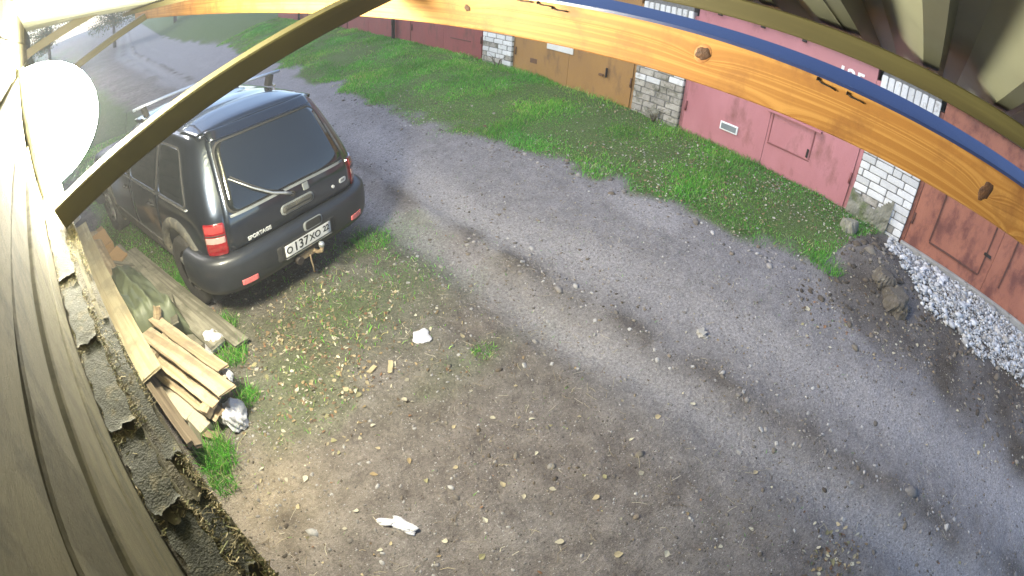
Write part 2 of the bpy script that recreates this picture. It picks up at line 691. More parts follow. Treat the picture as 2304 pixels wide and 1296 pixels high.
    mg2.inputs['From Min'].default_value = 0.32
    mg2.inputs['From Max'].default_value = 0.68
    mg2.inputs['To Min'].default_value = 0.72
    mg2.inputs['To Max'].default_value = 1.25
    L(fin, mg2.inputs['Value'])
    hv2 = nd(nt, 'ShaderNodeHueSaturation')
    L(mg2.outputs[0], hv2.inputs['Value'])
    L(hv.outputs[0], hv2.inputs['Color'])
    L(hv2.outputs[0], b.inputs['Base Color'])
    b.inputs['Roughness'].default_value = 0.95
    b.inputs['Specular IOR Level'].default_value = 0.15
    h = nd(nt, 'ShaderNodeMath', operation='MULTIPLY_ADD')
    L(fin, h.inputs[0])
    h.inputs[1].default_value = 0.6
    L(mid, h.inputs[2])
    h2 = nd(nt, 'ShaderNodeMath', operation='MULTIPLY_ADD')
    L(gg.outputs[0], h2.inputs[0])
    h2.inputs[1].default_value = 0.25
    L(h.outputs[0], h2.inputs[2])
    bp = nd(nt, 'ShaderNodeBump')
    bp.inputs['Strength'].default_value = 1.0
    bp.inputs['Distance'].default_value = 0.035
    L(h2.outputs[0], bp.inputs['Height'])
    L(bp.outputs[0], b.inputs['Normal'])
    return mt

# palette
EARTH = ground_mat()
M('red_paint', (0.27, 0.062, 0.056), (0.19, 0.046, 0.042), rough=0.6, scale=2.5, c3=(0.12, 0.042, 0.032), c3thr=0.62, c3w=0.10, c3scale=3.2, bump=0.12, bscale=8, stretch=(1, 1, 0.45))
M('pink_paint', (0.45, 0.180, 0.200), (0.38, 0.140, 0.155), rough=0.55, scale=2.2, c3=(0.21, 0.075, 0.065), c3thr=0.64, c3w=0.10, c3scale=3.0, bump=0.12, bscale=7, stretch=(1, 1, 0.45))
M('pink_dark', (0.25, 0.07, 0.075), (0.16, 0.05, 0.045), rough=0.6, scale=8)
M('ochre_paint', (0.33, 0.175, 0.048), (0.28, 0.145, 0.045), rough=0.6, scale=2.4, c3=(0.15, 0.08, 0.035), c3thr=0.63, c3w=0.10, c3scale=3.4, bump=0.12, bscale=7, stretch=(1, 1, 0.45))
M('ochre_dark', (0.15, 0.07, 0.025), (0.09, 0.04, 0.02), rough=0.7, scale=10)
M('rust_paint', (0.36, 0.135, 0.080), (0.28, 0.098, 0.060), rough=0.7, scale=3.0, c3=(0.15, 0.048, 0.034), c3thr=0.55, c3w=0.09, c3scale=4.2, bump=0.15, bscale=30, stretch=(1, 1, 0.6))
M('rust_dark', (0.13, 0.045, 0.03), (0.07, 0.03, 0.02), rough=0.85, scale=12, bump=0.2)
M('brick', (0.68, 0.67, 0.66), (0.57, 0.56, 0.55), rough=0.9, scale=9, c3=(0.36, 0.33, 0.30), c3thr=0.62, c3scale=9, bump=0.4, bscale=70, vary=0.15)
M('brick_stained', (0.42, 0.385, 0.34), (0.28, 0.25, 0.21), rough=0.95, scale=7, c3=(0.15, 0.14, 0.10), c3thr=0.56, c3scale=6, bump=0.5, bscale=60, vary=0.16)
M('mortar', (0.22, 0.21, 0.20), (0.11, 0.105, 0.10), rough=1, scale=20, bump=0.5)
M('render_coat', (0.27, 0.255, 0.21), (0.15, 0.145, 0.105), rough=1, scale=5, c3=(0.10, 0.12, 0.05), c3thr=0.58, c3scale=4, bump=0.8, bscale=30)
M('concrete', (0.34, 0.325, 0.30), (0.22, 0.21, 0.19), rough=0.95, scale=5, c3=(0.12, 0.11, 0.095), c3thr=0.63, c3scale=6, bump=0.4, bscale=50)
M('roof_felt', (0.060, 0.058, 0.055), (0.035, 0.035, 0.034), rough=0.95, scale=14, bump=0.5, bscale=120)
M('felt_mossy', (0.042, 0.043, 0.027), (0.019, 0.021, 0.015), rough=0.95, scale=12, c3=(0.115, 0.098, 0.055), c3thr=0.6, c3scale=22, bump=0.3, bscale=220)
M('white_enamel', (0.72, 0.70, 0.66), (0.62, 0.60, 0.55), rough=0.4, scale=5, c3=(0.30, 0.17, 0.08), c3thr=0.72, c3scale=12)
M('white_letter', (0.82, 0.82, 0.82), (0.74, 0.74, 0.74), rough=0.6, scale=20)
M('grey_paint', (0.20, 0.22, 0.23), (0.16, 0.18, 0.19), rough=0.5, scale=6)
M('dark_iron', (0.045, 0.035, 0.030), (0.025, 0.02, 0.018), rough=0.7, metal=0.5, scale=15)
M('galv', (0.45, 0.46, 0.46), (0.36, 0.37, 0.37), rough=0.45, metal=0.7, scale=20)
M('blue_sheet', (0.022, 0.038, 0.115), (0.018, 0.031, 0.095), rough=0.35, scale=3, coat=0.2)
M('roof_sheet', (0.26, 0.265, 0.185), (0.20, 0.205, 0.145), rough=0.42, metal=0.2, scale=2.5, c3=(0.17, 0.165, 0.10), c3thr=0.66, c3scale=3, bump=0.03, bscale=30)
M('stone', (0.36, 0.35, 0.34), (0.23, 0.22, 0.21), rough=0.95, scale=14, bump=0.4, bscale=60, vary=0.25)
M('clod', (0.125, 0.105, 0.080), (0.060, 0.050, 0.038), rough=1, scale=8, c3=(0.22, 0.20, 0.15), c3thr=0.63, c3scale=12, bump=0.9, bscale=45)
M('ledge_dirt', (0.068, 0.058, 0.032), (0.030, 0.026, 0.016), rough=1, scale=30, c3=(0.15, 0.125, 0.075), c3thr=0.64, c3scale=45, bump=0.35, bscale=160)
M('tarp', (0.125, 0.140, 0.080), (0.085, 0.098, 0.058), rough=0.55, scale=5, c3=(0.20, 0.20, 0.14), c3thr=0.68, c3scale=6, bump=0.25, bscale=25)
M('plastic_bag', (0.58, 0.57, 0.58), (0.44, 0.43, 0.45), rough=0.4, scale=7, bump=0.3, bscale=25)
M('cardboard', (0.30, 0.19, 0.095), (0.22, 0.14, 0.07), rough=0.9, scale=5, bump=0.2, bscale=40)
wood('pine', (0.43, 0.225, 0.060), (0.315, 0.145, 0.034), rings=60, stretch=(12, 0.13, 16), rough=0.6, bump=0.3,
     knots=[(0.44, 0.015, 0.03), (-0.50, -0.005, 0.034), (1.32, 0.02, 0.02), (0.18, -0.075, 0.03), (-0.62, -0.07, 0.03)], vary=0.0, stain=(0.235, 0.105, 0.030), stain_scale=5.5)
wood('fresh_board', (0.41, 0.325, 0.21), (0.27, 0.20, 0.12), rough=0.85, stain=(0.17, 0.14, 0.10), vary=0.22, stain_scale=6.0)
wood('pale_board', (0.44, 0.375, 0.235), (0.33, 0.27, 0.16), rough=0.8, stain=(0.25, 0.22, 0.145), vary=0.1)
wood('grey_board', (0.22, 0.205, 0.155), (0.12, 0.11, 0.082), rough=0.85, stain=(0.085, 0.08, 0.055), vary=0.2)
wood('wall_board', (0.135, 0.120, 0.066), (0.085, 0.076, 0.042), rings=5, stretch=(26, 2.4, 26), rough=0.9, bump=0.5, stain=(0.045, 0.042, 0.024), vary=0.22, stain_scale=9.0)
wood('ledge_board', (0.12, 0.105, 0.062), (0.060, 0.052, 0.032), rough=0.9, stain=(0.045, 0.042, 0.026), vary=0.15)
wood('olive_timber', (0.13, 0.115, 0.045), (0.085, 0.073, 0.030), rings=10, rough=0.6, bump=0.12, vary=0.08)
wood('brown_rail', (0.16, 0.125, 0.085), (0.09, 0.068, 0.045), rough=0.8, vary=0.1)
BLADE = attr_mat('grass_blade', rough=0.6, trans=0.4)
LEAFM = attr_mat('dry_leaf', rough=0.75, trans=0.15)
STONEM = attr_mat('pebble', rough=0.95, grain=0.25, bump=0.4, bscale=70)
TWIG = attr_mat('dry_twig', rough=0.9)

# ------------------------------------------------------------------ ground
def axis(*segs):
    out = []
    for a, b, st in segs:
        n = max(1, int(round((b - a) / st)))
        out += list(np.linspace(a, b, n + 1)[:-1])
    return np.array(out + [segs[-1][1]])


gx = axis((-220, -40, 30), (-40, -8, 4), (-8, -1.6, 0.8), (-1.6, 7.0, 0.042), (7.0, 14, 1), (14, 220, 30))
gy = axis((-150, -30, 30), (-30, -5, 2.5), (-5, -3.6, 0.35), (-3.6, 8.5, 0.042), (8.5, 20, 0.12), (20, 40, 1.0), (40, 320, 35))
GX, GY = np.meshgrid(gx, gy, indexing='ij')
GZ = gh(GX, GY)
nx, ny = GX.shape
fx, fy = GX.ravel(), GY.ravel()
vg = verge_amt(fx, fy)
yg = yard_grass(fx, fy)
trA = np.exp(-((fx - np.interp(fy, *TA)) / 0.22) ** 2)
trB = np.exp(-((fx - np.interp(fy, *TB)) / 0.38) ** 2)
trk = np.clip(np.maximum(trA, trB) * (0.62 + 0.75 * vn(fx, fy, 1.3, 21)), 0, 1)
bare = 0.9 * np.exp(-((fx + 0.02) / 0.42) ** 2 - ((fy - 1.95) / 0.45) ** 2)
pale = 1.0 * np.exp(-((fx - 4.33) / 0.22) ** 2 - ((fy - 2.55) / 0.5) ** 2)
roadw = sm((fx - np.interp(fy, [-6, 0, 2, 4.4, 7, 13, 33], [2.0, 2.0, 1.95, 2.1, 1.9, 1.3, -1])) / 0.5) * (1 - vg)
G_ = np.clip(np.maximum.reduce([trk, np.clip(pale * 1.6 * (0.5 + vn(fx, fy, 3, 23)), 0, 1), roadw * (0.33 + 0.5 * sm((fy - 6) / 6))]), 0, 1)  # last term pales the road with distance: glare painted into its colour
dk = 0.75 * np.exp(-((fx - 5.4) / 0.5) ** 2 - ((fy - 0.15) / 0.55) ** 2)
dk2 = 0.75 * sm((fx - np.interp(fy, [-5, -1.5, 0, 0.6], [4.0, 4.05, 4.15, 4.5]) + 0.3 * (vn(fx, fy, 2, 31) - .5)) / 0.3) * sm((0.7 - fy) / 0.3)
dk3 = 0.8 * np.exp(-((fx - 0.03) / 0.10) ** 2 - ((fy - 1.76) / 0.12) ** 2)
dk4 = 0.6 * np.exp(-((fx - np.interp(fy, *TA) - 0.36 - 0.12 * (vn(fx, fy, 2.6, 34) - .5)) / 0.12) ** 2) * sm((vn(fx, fy, 3.1, 33) - 0.15) / 0.6)
dk6 = 0.4 * np.exp(-((fx - np.interp(fy, *TA) + 0.42) / 0.22) ** 2) * sm((vn(fx, fy, 0.9, 37) - 0.35) / 0.3)
dk5 = 0.35 * np.exp(-((fx - 1.0) / 0.9) ** 2 - ((fy - 3.1) / 0.8) ** 2)
B_ = np.clip(np.maximum.reduce([dk, dk2, dk3, dk4, dk5, dk6]) * (0.6 + 0.8 * vn(fx, fy, 3.3, 35)), 0, 1)
road_ = sm((fx - np.interp(fy, [-6, 0, 2, 4.4, 7, 13, 33], [2.2, 2.0, 1.95, 2.0, 1.8, 1.2, -1]) + 1.3 * (vn(fx, fy, 0.9, 43) - 0.5) + 0.5 * (vn(fx, fy, 3.1, 47) - 0.5)) / 1.5) * (1 - vg)
moss_ = 0.5 * np.exp(-((fx - 1.0) / 0.9) ** 2 - ((fy - 3.1) / 0.9) ** 2) * sm((vn(fx, fy, 2.2, 45) - 0.3) / 0.4)
R_ = np.clip(np.maximum(vg, yg * 0.85), 0, 1)
idx = np.arange(nx * ny).reshape(nx, ny)
quads = np.stack([idx[:-1, :-1], idx[1:, :-1], idx[1:, 1:], idx[:-1, 1:]], -1).reshape(-1, 4)
qx, qy = fx[quads].mean(1), fy[quads].mean(1)
rl = np.interp(qy, [-6, 0, 2, 4.4, 7, 13, 33], [2.1, 2.1, 2.0, 2.1, 1.9, 1.3, -1]) + 0.3 * (vn(qx, qy, 1.5, 41) - 0.5)
is_v = (verge_amt(qx, qy) > 0.5) & (qx < 7.5) & (qy > 0.2) & (qy < 34)
is_r = (~is_v) & (qx > rl) & (qx < 7.0) & (qy > -30) & (qy < 40)
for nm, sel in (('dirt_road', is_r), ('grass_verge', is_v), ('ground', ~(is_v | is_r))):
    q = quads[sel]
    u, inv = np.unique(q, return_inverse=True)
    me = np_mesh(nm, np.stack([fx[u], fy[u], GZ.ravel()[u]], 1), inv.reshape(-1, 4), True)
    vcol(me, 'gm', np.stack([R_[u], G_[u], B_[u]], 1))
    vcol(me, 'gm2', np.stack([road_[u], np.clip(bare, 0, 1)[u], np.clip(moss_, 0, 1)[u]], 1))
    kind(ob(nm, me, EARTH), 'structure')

# ------------------------------------------------------------------ garage row
X0 = 6.636
ZTOP = 2.47                                    # underside of the roof slabs
GW, PW = 2.75, 0.85


def zb(y):
    return 0.529 + 0.0139 * y


def bar(name, y0, y1, z0, z1, x0, x1, mt, parent, o, bev=0.003):
    """box given in world x,y,z ranges, parented to an empty at o"""
    me = box_me(name, x1 - x0, y1 - y0, z1 - z0, bev)
    return ob(name, me, mt, parent, ((x0 + x1) / 2 - o[0], (y0 + y1) / 2 - o[1], (z0 + z1) / 2 - o[2]))


def garage(y0, y1, paint, dark, label, wave=0.0, hinges=True):
    yc = (y0 + y1) / 2
    b = zb(yc) - 0.03
    o = (X0, yc, b)
    g = empty('garage', o)
    tag(g, label, 'garage', 'garages in the row across the track')
    p, d = MT[paint], MT[dark]
    bar('wall', y0 - PW / 2 + 0.003, y1 + PW / 2 - 0.003, b - 0.3, ZTOP - 0.004, X0 + 0.30, X0 + 5.2, MT['mortar'], g, o, 0)
    # steel frame of the gateway
    bar('door_frame', y0 + 0.002, y0 + 0.06, b - 0.1, ZTOP - 0.15, X0 - 0.012, X0 + 0.25, p, g, o)
    bar('door_frame', y1 - 0.06, y1 - 0.002, b - 0.1, ZTOP - 0.15, X0 - 0.012, X0 + 0.25, p, g, o)
    bar('lintel', y0 + 0.062, y1 - 0.062, ZTOP - 0.42, ZTOP - 0.006, X0 - 0.016, X0 + 0.25, p, g, o)
    lv = []
    for k, (a, c) in enumerate(((y0 + 0.066, yc - 0.003), (yc + 0.003, y1 - 0.066))):
        # sheet leaf with a very slight buckle
        me = leaf_me('door_leaf', c - a, ZTOP - 0.43 - b - 0.02, 0.016, int(y0 * 10) + k)
        l = ob('door_leaf', me, p, g, (X0 - 0.004 - o[0], a - o[1], 0.02))
        lv.append(l)
        if hinges:
            hy = (0.012 if k == 0 else c - a - 0.012)
            for hzz in (0.42, 1.25):
                ob('hinge', cyl_me('hinge', 0.017, 0.15, 10), d, l, (-0.028, hy, hzz))
    # roof slab and its felt
    bar('roof_slab', y0 - PW / 2 + 0.004, y1 + PW / 2 - 0.004, ZTOP, ZTOP + 0.07, X0 - 0.06, X0 + 5.3, MT['concrete'], g, o, 0.008)
    me = felt_edge('roof_felt', y1 - y0 + PW - 0.01, int(y0 * 7) + 3)
    ob('roof_felt', me, MT['roof_felt'], g, (X0 - 0.075 - o[0], y0 - PW / 2 + 0.005 - o[1], ZTOP + 0.074 - o[2]))
    return g, o, lv


def leaf_me(name, w, h, amp, seed):
    r = np.random.default_rng(abs(seed) + 5)
    n1, n2 = 12, 10
    ph = r.random(4) * 6
    V, Fc = [], []
    for s_ in (0, 1):
        for i in range(n1 + 1):
            for j in range(n2 + 1):
                u, v = i / n1, j / n2
                dx = amp * 0.5 * (math.sin(u * 5 + ph[0]) * math.sin(v * 4 + ph[1]) + 0.5 * math.sin(u * 11 + ph[2] + v * 3))
                dx *= math.sin(math.pi * u) ** 0.4 * math.sin(math.pi * v) ** 0.4
                V.append((dx - 0.02 if s_ == 0 else 0.02, u * w, v * h))
    k = (n1 + 1) * (n2 + 1)
    for i in range(n1):
        for j in range(n2):
            a = i * (n2 + 1) + j
            Fc.append((a, a + 1, a + n2 + 2, a + n2 + 1))
            Fc.append((k + a, k + a + n2 + 1, k + a + n2 + 2, k + a + 1))
    rim = [i * (n2 + 1) for i in range(n1 + 1)] + [n1 * (n2 + 1) + j for j in range(1, n2 + 1)] + \
          [i * (n2 + 1) + n2 for i in range(n1 - 1, -1, -1)] + [j for j in range(n2 - 1, 0, -1)]
    for i in range(len(rim)):
        a, b = rim[i], rim[(i + 1) % len(rim)]
        Fc.append((a, b, k + b, k + a))
    return mesh(name, V, Fc)


def felt_edge(name, L, seed):
    """felt sheet on the slab whose front edge hangs down unevenly"""
    r = random.Random(seed)
    n = 40
    V, Fc = [], []
    for i in range(n + 1):
        y = L * i / n
        hang = 0.025 + 0.02 * r.random() + (0.05 if r.random() < 0.06 else 0)
        w = r.uniform(-0.006, 0.006)
        V += [(5.2, y, 0.0), (0.06, y, 0.004), (0.0 + w, y, -0.012), (-0.008 + w, y, -hang)]
    for i in range(n):
        for j in range(3):
            a = i * 4 + j
            Fc.append((a, a + 4, a + 5, a + 1))
    me = mesh(name, V, Fc)
    return me


BRICK = {}


def brick_mesh(w, h, seed):
    k = (round(w, 3), round(h, 3), seed)
    if k not in BRICK:
        bm = bmesh.new()
        bmesh.ops.create_cube(bm, size=1)
        r = random.Random(seed * 31 + int(w * 1000))
        for v in bm.verts:
            v.co = Vector((v.co.x * 0.12, v.co.y * w, v.co.z * h)) + Vector([r.uniform(-0.003, 0.003) for _ in range(3)])
        bmesh.ops.bevel(bm, geom=bm.edges[:], offset=0.008, segments=2, affect='EDGES')
        BRICK[k] = bm_mesh('brick', bm)
    return BRICK[k]


def pier(y0, label, stain_h, name='brick_pier'):
    o = (X0, y0, zb(y0) - 0.25)
    g = empty(name, o)
    tag(g, label, 'brick pier', 'white brick piers between the garages')
    H = ZTOP - 0.004 - o[2]
    core = ob('mortar', box_me('mortar', 0.30, PW - 0.02, H, 0), MT['mortar'], g, (0.30 / 2 - 0.046, PW / 2, H / 2))
    z = 0.01
    row = 0
    gap = 0.010
    top = H - 0.27
    while z + 0.088 < top:
        pat = ([0.25, 0.25, 0.25, 0.0], [0.12, 0.25, 0.25, 0.0], [0.25, 0.12, 0.25, 0.0], [0.18, 0.25, 0.25, 0.0])[(row * 3 + int(y0 * 5)) % 4]
        y = 0.004
        ws = list(pat[:3])
        ws.append(PW - 0.008 - sum(ws) - gap * 3)
        if ws[3] > 0.26:
            e = ws[3]
            ws[3:] = [0.12, e - 0.12 - gap]
        for w in ws:
            if w > 0.03:
                mtb = MT['brick_stained'] if (z < stain_h + random.uniform(-0.3, 0.25)) else MT['brick']
                base = brick_mesh(w, 0.088, random.randint(0, 2))
                key = (base.name, mtb.name)
                if key not in BRICK:
                    c = base.copy()
                    c.materials.clear()
                    c.materials.append(mtb)
                    BRICK[key] = c
                ob('brick', BRICK[key], None, g, (random.uniform(-0.003, 0.004), y + w / 2, z + 0.044),
                   (random.uniform(-.01, .01), 0, 0))
            y += w + gap
        z += 0.099
        row += 1
    # soldier course under the slab
    y = 0.004
    n = 9
    w = (PW - 0.008 - gap * (n - 1)) / n
    key = ('soldier', 'm')
    if key not in BRICK:
        c = brick_mesh(w, 0.25, 1).copy()
        c.materials.append(MT['brick'])
        BRICK[key] = c
    for i in range(n):
        ob('brick', BRICK[key], None, g, (random.uniform(-0.004, 0.004), y + w / 2, z + 0.126 + random.uniform(-.004, .004)))
        y += w + gap
    return g, o


def rough_patch(name, w, h, seed, mt, parent, loc, amp=0.02):
    """crumbling coat of render: lumpy sheet with a torn outline on the front of a pier"""
    r = np.random.default_rng(seed)
    n1, n2 = 26, 20
    V, Fc, keep = [], [], {}
    for i in range(n1 + 1):
        for j in range(n2 + 1):
            u, v = i / n1, j / n2
            V.append((-0.004 - amp * float(vn(u * w * 9, v * h * 9, 1, seed)) - 0.5 * amp * float(vn(u * w * 30, v * h * 30, 1, seed + 1)), u * w, v * h))
    for i in range(n1):
        for j in range(n2):
            u, v = (i + .5) / n1, (j + .5) / n2
            lim = 0.55 + 0.6 * (float(vn(u * 4, v * 3, 1.3, seed + 2)) - 0.3) - 0.35 * u
            if v < lim + 0.3:
                a = i * (n2 + 1) + j
                Fc.append((a, a + n2 + 1, a + n2 + 2, a + 1))
    me = mesh(name, V, [f[::-1] for f in Fc])
    return ob(name, me, mt, parent, loc)


# rust-red garage, nearest on the right
g, o, lv = garage(-PW * 0 - 2.758, -0.008, 'rust_paint', 'rust_dark', 'garage with rusty red-brown doors above the white rubble, nearest on the right')
y0, y1 = -0.41, -1.25
for (a, c, e, f) in ((y1, y0, 0.735, 0.760), (y1, y0, 1.78, 1.80)):
    bar('wicket_trim', a, c, e, f, X0 - 0.036, X0 - 0.020, MT['rust_dark'], g, o)
for yy in (y0, y1, -1.62):
    bar('wicket_trim', yy - 0.012, yy + 0.012, 0.762, 1.778, X0 - 0.037, X0 - 0.020, MT['rust_dark'], g, o)
bar('hasp', -1.33, -1.21, 1.02, 1.06, X0 - 0.05, X0 - 0.036, MT['dark_iron'], g, o)
bar('threshold', -2.76, -0.03, 0.34, 0.585, X0 - 0.115, X0 - 0.035, MT['concrete'], g, o, 0.01)
# pink garage
g, o, lv = garage(0.842, 3.592, 'pink_paint', 'pink_dark', 'garage with faded pink steel doors, a small grey vent and white number 125')
vent = bar('vent', 2.64, 2.92, 0.83, 0.95, X0 - 0.045, X0 - 0.022, MT['white_letter'], g, o, 0.004)
bar('vent_grille', 2.662, 2.898, 0.85, 0.93, X0 - 0.050, X0 - 0.046, MT['grey_paint'], g, o, 0)
for (a, c, e, f) in ((1.54, 2.18, 0.905, 0.922), (1.54, 1.552, 0.93, 1.34), (2.168, 2.18, 0.93, 1.34)):
    bar('hatch_trim', a, c, e, f, X0 - 0.034, X0 - 0.021, MT['pink_dark'], g, o)
bar('hatch', 1.556, 2.164, 0.926, 1.335, X0 - 0.031, X0 - 0.022, MT['pink_paint'], g, o)
bar('hatch_lip', 1.46, 2.28, 1.345, 1.375, X0 - 0.085, X0 - 0.022, MT['pink_paint'], g, o)
bar('lock', 1.57, 1.60, 0.95, 1.07, X0 - 0.046, X0 - 0.032, MT['dark_iron'], g, o)
t = ob('number', text_me('number', '125', 0.26, 0.002, 1.0, 0.006), MT['white_letter'], g, (-0.021, 1.25 - o[1], 2.205 - o[2]), (R(90), 0, R(-90)))
for yy in (1.95, 2.55, 3.2):
    bar('roof_bracket', yy - 0.03, yy + 0.03, ZTOP - 0.05, ZTOP - 0.008, X0 - 0.055, X0 - 0.018, MT['dark_iron'], g, o)
# ochre garage
g, o, lv = garage(4.442, 7.192, 'ochre_paint', 'ochre_dark', 'garage with ochre yellow steel doors and a white plate')
bar('notice_plate', 5.73, 6.33, 1.20, 1.40, X0 - 0.040, X0 - 0.022, MT['white_enamel'], g, o)
bar('handle', 4.99, 5.01, 0.98, 1.14, X0 - 0.055, X0 - 0.022, MT['dark_iron'], g, o)
bar('lock', 5.06, 5.15, 0.98, 1.02, X0 - 0.045, X0 - 0.022, MT['ochre_dark'], g, o)
bar('lock_plate', 6.55, 6.72, 0.86, 0.95, X0 - 0.032, X0 - 0.022, MT['ochre_dark'], g, o)
# red garages further along
g, o, lv = garage(8.042, 10.79, 'red_paint', 'rust_dark', 'garage with dark red steel doors next to the far white brick pier')
bar('hatch_trim', 8.45, 9.15, 0.98, 1.0, X0 - 0.034, X0 - 0.02, MT['rust_dark'], g, o)
g, o, lv = garage(11.6, 14.35, 'red_paint', 'rust_dark', 'second red garage from the far white brick pier')
g, o, lv = garage(15.0, 17.75, 'red_paint', 'rust_dark', 'third red garage from the far white brick pier, at the grassy far end')
g, o, lv = garage(18.6, 21.35, 'red_paint', 'rust_dark', 'last red garage in the row, farthest from the camera')
for (a, lab) in ((10.80, 'red painted pier between the first and second red garages'), (14.4, 'red painted pier between the second and third red garages'), (17.80, 'red painted pier between the third and last red garages')):
    e = empty('painted_pier', (X0, a, zb(a) - 0.25))
    tag(e, lab, 'pier')
    H = ZTOP - 0.004 - zb(a) + 0.25
    ww = 0.79 if a < 14 or a > 17 else 0.59
    ob('render_coat', box_me('render_coat', 0.30, ww, H, 0.01), MT['red_paint'], e, (0.13, ww / 2, H / 2))
    ob('drain_pipe', cyl_me('drain_pipe', 0.045, H - 0.1, 12), MT['dark_iron'], e, (-0.09, ww - 0.1, H / 2))
pC, oC = pier(-0.008, 'white brick pier with crumbling base between pink and rusty red garages', 0.42)
rough_patch('render_patch', 0.62, 0.62, 4, MT['render_coat'], pC, (-0.075, 0.23, 0.12), 0.03)
pB, oB = pier(3.592, 'white brick pier with grey stained courses between ochre and pink garages', 0.95)
rough_patch('render_patch', 0.36, 0.42, 9, MT['render_coat'], pB, (-0.07, 0.30, 0.05), 0.03)
pA, oA = pier(7.192, 'far white brick pier between red and ochre garages', 0.42)

# ------------------------------------------------------------------ the shed the camera hangs on
def shed_box(name, n0, n1, s0, s1, z0, z1, mt, parent, base, bev=0.002, tilt=0.0, seg=10, wob=0.003, seed=0):
    """board along the shed, origin at its own middle"""
    me = plank_me(name, s1 - s0, n1 - n0, z1 - z0, seg, 0, wob, 0.01, seed, bev)
    c = S((n0 + n1) / 2, (s0 + s1) / 2, (z0 + z1) / 2) - base
    return ob(name, me, mt, parent, c, (0, tilt, SA))


wb = S(-0.1, 0, 0)
wall = empty('shed_wall', wb)
tag(wall, 'weathered olive-grey plank wall of the shed close at the left', 'wall')
z = 2.112
for i, hgt in enumerate((0.135, 0.15, 0.115, 0.145, 0.15, 0.16)):
    cut = (3.1, 4.6, 2.7, 5.0, 3.6, 4.1)[i]
    for (s0, s1) in ((-1.1, cut - 0.003), (cut, 9.4)):
        shed_box('plank', -0.128, -0.100 + 0.004 * (i % 2), s0, s1, z, z + hgt - 0.004, MT['wall_board'], wall, wb, 0.003, R(2.4), 26, 0.0030, i * 3 + int(s0 * 2))
    z += hgt
for k in range(9):
    shed_box('plank', -0.02, 0.004 + 0.002 * (k % 3), -1.1, 9.4, k * 0.23 - 0.1, k * 0.23 + 0.125, MT['wall_board'], wall, wb, 0.003, 0, 14, 0.003, 60 + k)
shed_box('ledge_board', -0.0995, -0.032, -1.1, 9.4, 2.078, 2.106, MT['ledge_board'], wall, wb, 0.002, 0, 30, 0.003, 91)
shed_box('ledge_board', -0.029, 0.0125, -1.1, 9.4, 2.068, 2.099, MT['ledge_board'], wall, wb, 0.002, 0, 30, 0.002, 92)
shed_box('inner_frame', -0.30, -0.14, -1.1, 9.4, -0.1, 2.98, MT['ledge_board'], wall, wb, 0.002)

# torn felt lying on the ledge
def felt_scrap(s0, L, n0, n1, z, seed, label):
    r = np.random.default_rng(seed)
    n_s, n_n = 60, 18
    V, Fc = [], []
    e0 = np.cumsum(r.normal(0, 0.0028, n_n + 1))
    e1 = np.cumsum(r.normal(0, 0.0032, n_n + 1))
    for i in range(n_s + 1):
        for j in range(n_n + 1):
            u, v = i / n_s, j / n_n
            s_ = s0 + L * u + (e0[j] * (1 - u) ** 3 + e1[j] * u ** 3)
            n_ = n0 + (n1 - n0) * v + 0.003 * math.sin(u * 19 + seed)
            edge = max(0, 1 - min(u, 1 - u) * 9)
            zz = z + 0.002 + 0.005 * float(vn(s_ * 9, n_ * 25, 1, seed)) + 0.0012 * float(vn(s_ * 60, n_ * 120, 1, seed + 1)) + edge ** 3 * 0.007 * float(vn(n_ * 70, seed, 1, 3))
            V.append(S(n_, s_, zz))
    for i in range(n_s):
        for j in range(n_n):
            a = i * (n_n + 1) + j
            Fc.append((a, a + n_n + 1, a + n_n + 2, a + 1))
    base = S((n0 + n1) / 2, s0 + L / 2, z)
    me = mesh('roofing_felt', [q - base for q in V], [f[::-1] for f in Fc], True)
    o = ob('roofing_felt', me, MT['felt_mossy'], None, base)
    tag(o, label, 'roofing felt', 'torn felt pieces on the shed ledge')


felt_scrap(0.30, 0.20, -0.092, -0.034, 2.108, 1, 'torn dark felt on the ledge nearest the bottom of the picture')
felt_scrap(0.53, 0.17, -0.094, -0.036, 2.108, 2, 'second torn felt piece up along the ledge from the bottom')
felt_scrap(0.74, 0.26, -0.096, -0.036, 2.108, 3, 'third torn felt piece up along the ledge from the bottom')
felt_scrap(1.04, 0.30, -0.094, -0.035, 2.108, 4, 'fourth torn felt piece along the ledge, level with the pallet boards')
felt_scrap(1.40, 0.40, -0.094, -0.035, 2.108, 5, 'farthest torn felt piece on the ledge, by the foot of the brace')
felt_scrap(0.36, 0.16, -0.027, 0.008, 2.102, 6, 'narrow felt strip on the outer ledge board at the bottom corner')
felt_scrap(0.62, 0.5, -0.026, 0.007, 2.102, 7, 'long narrow felt strip on the outer ledge board beside the grass tuft')

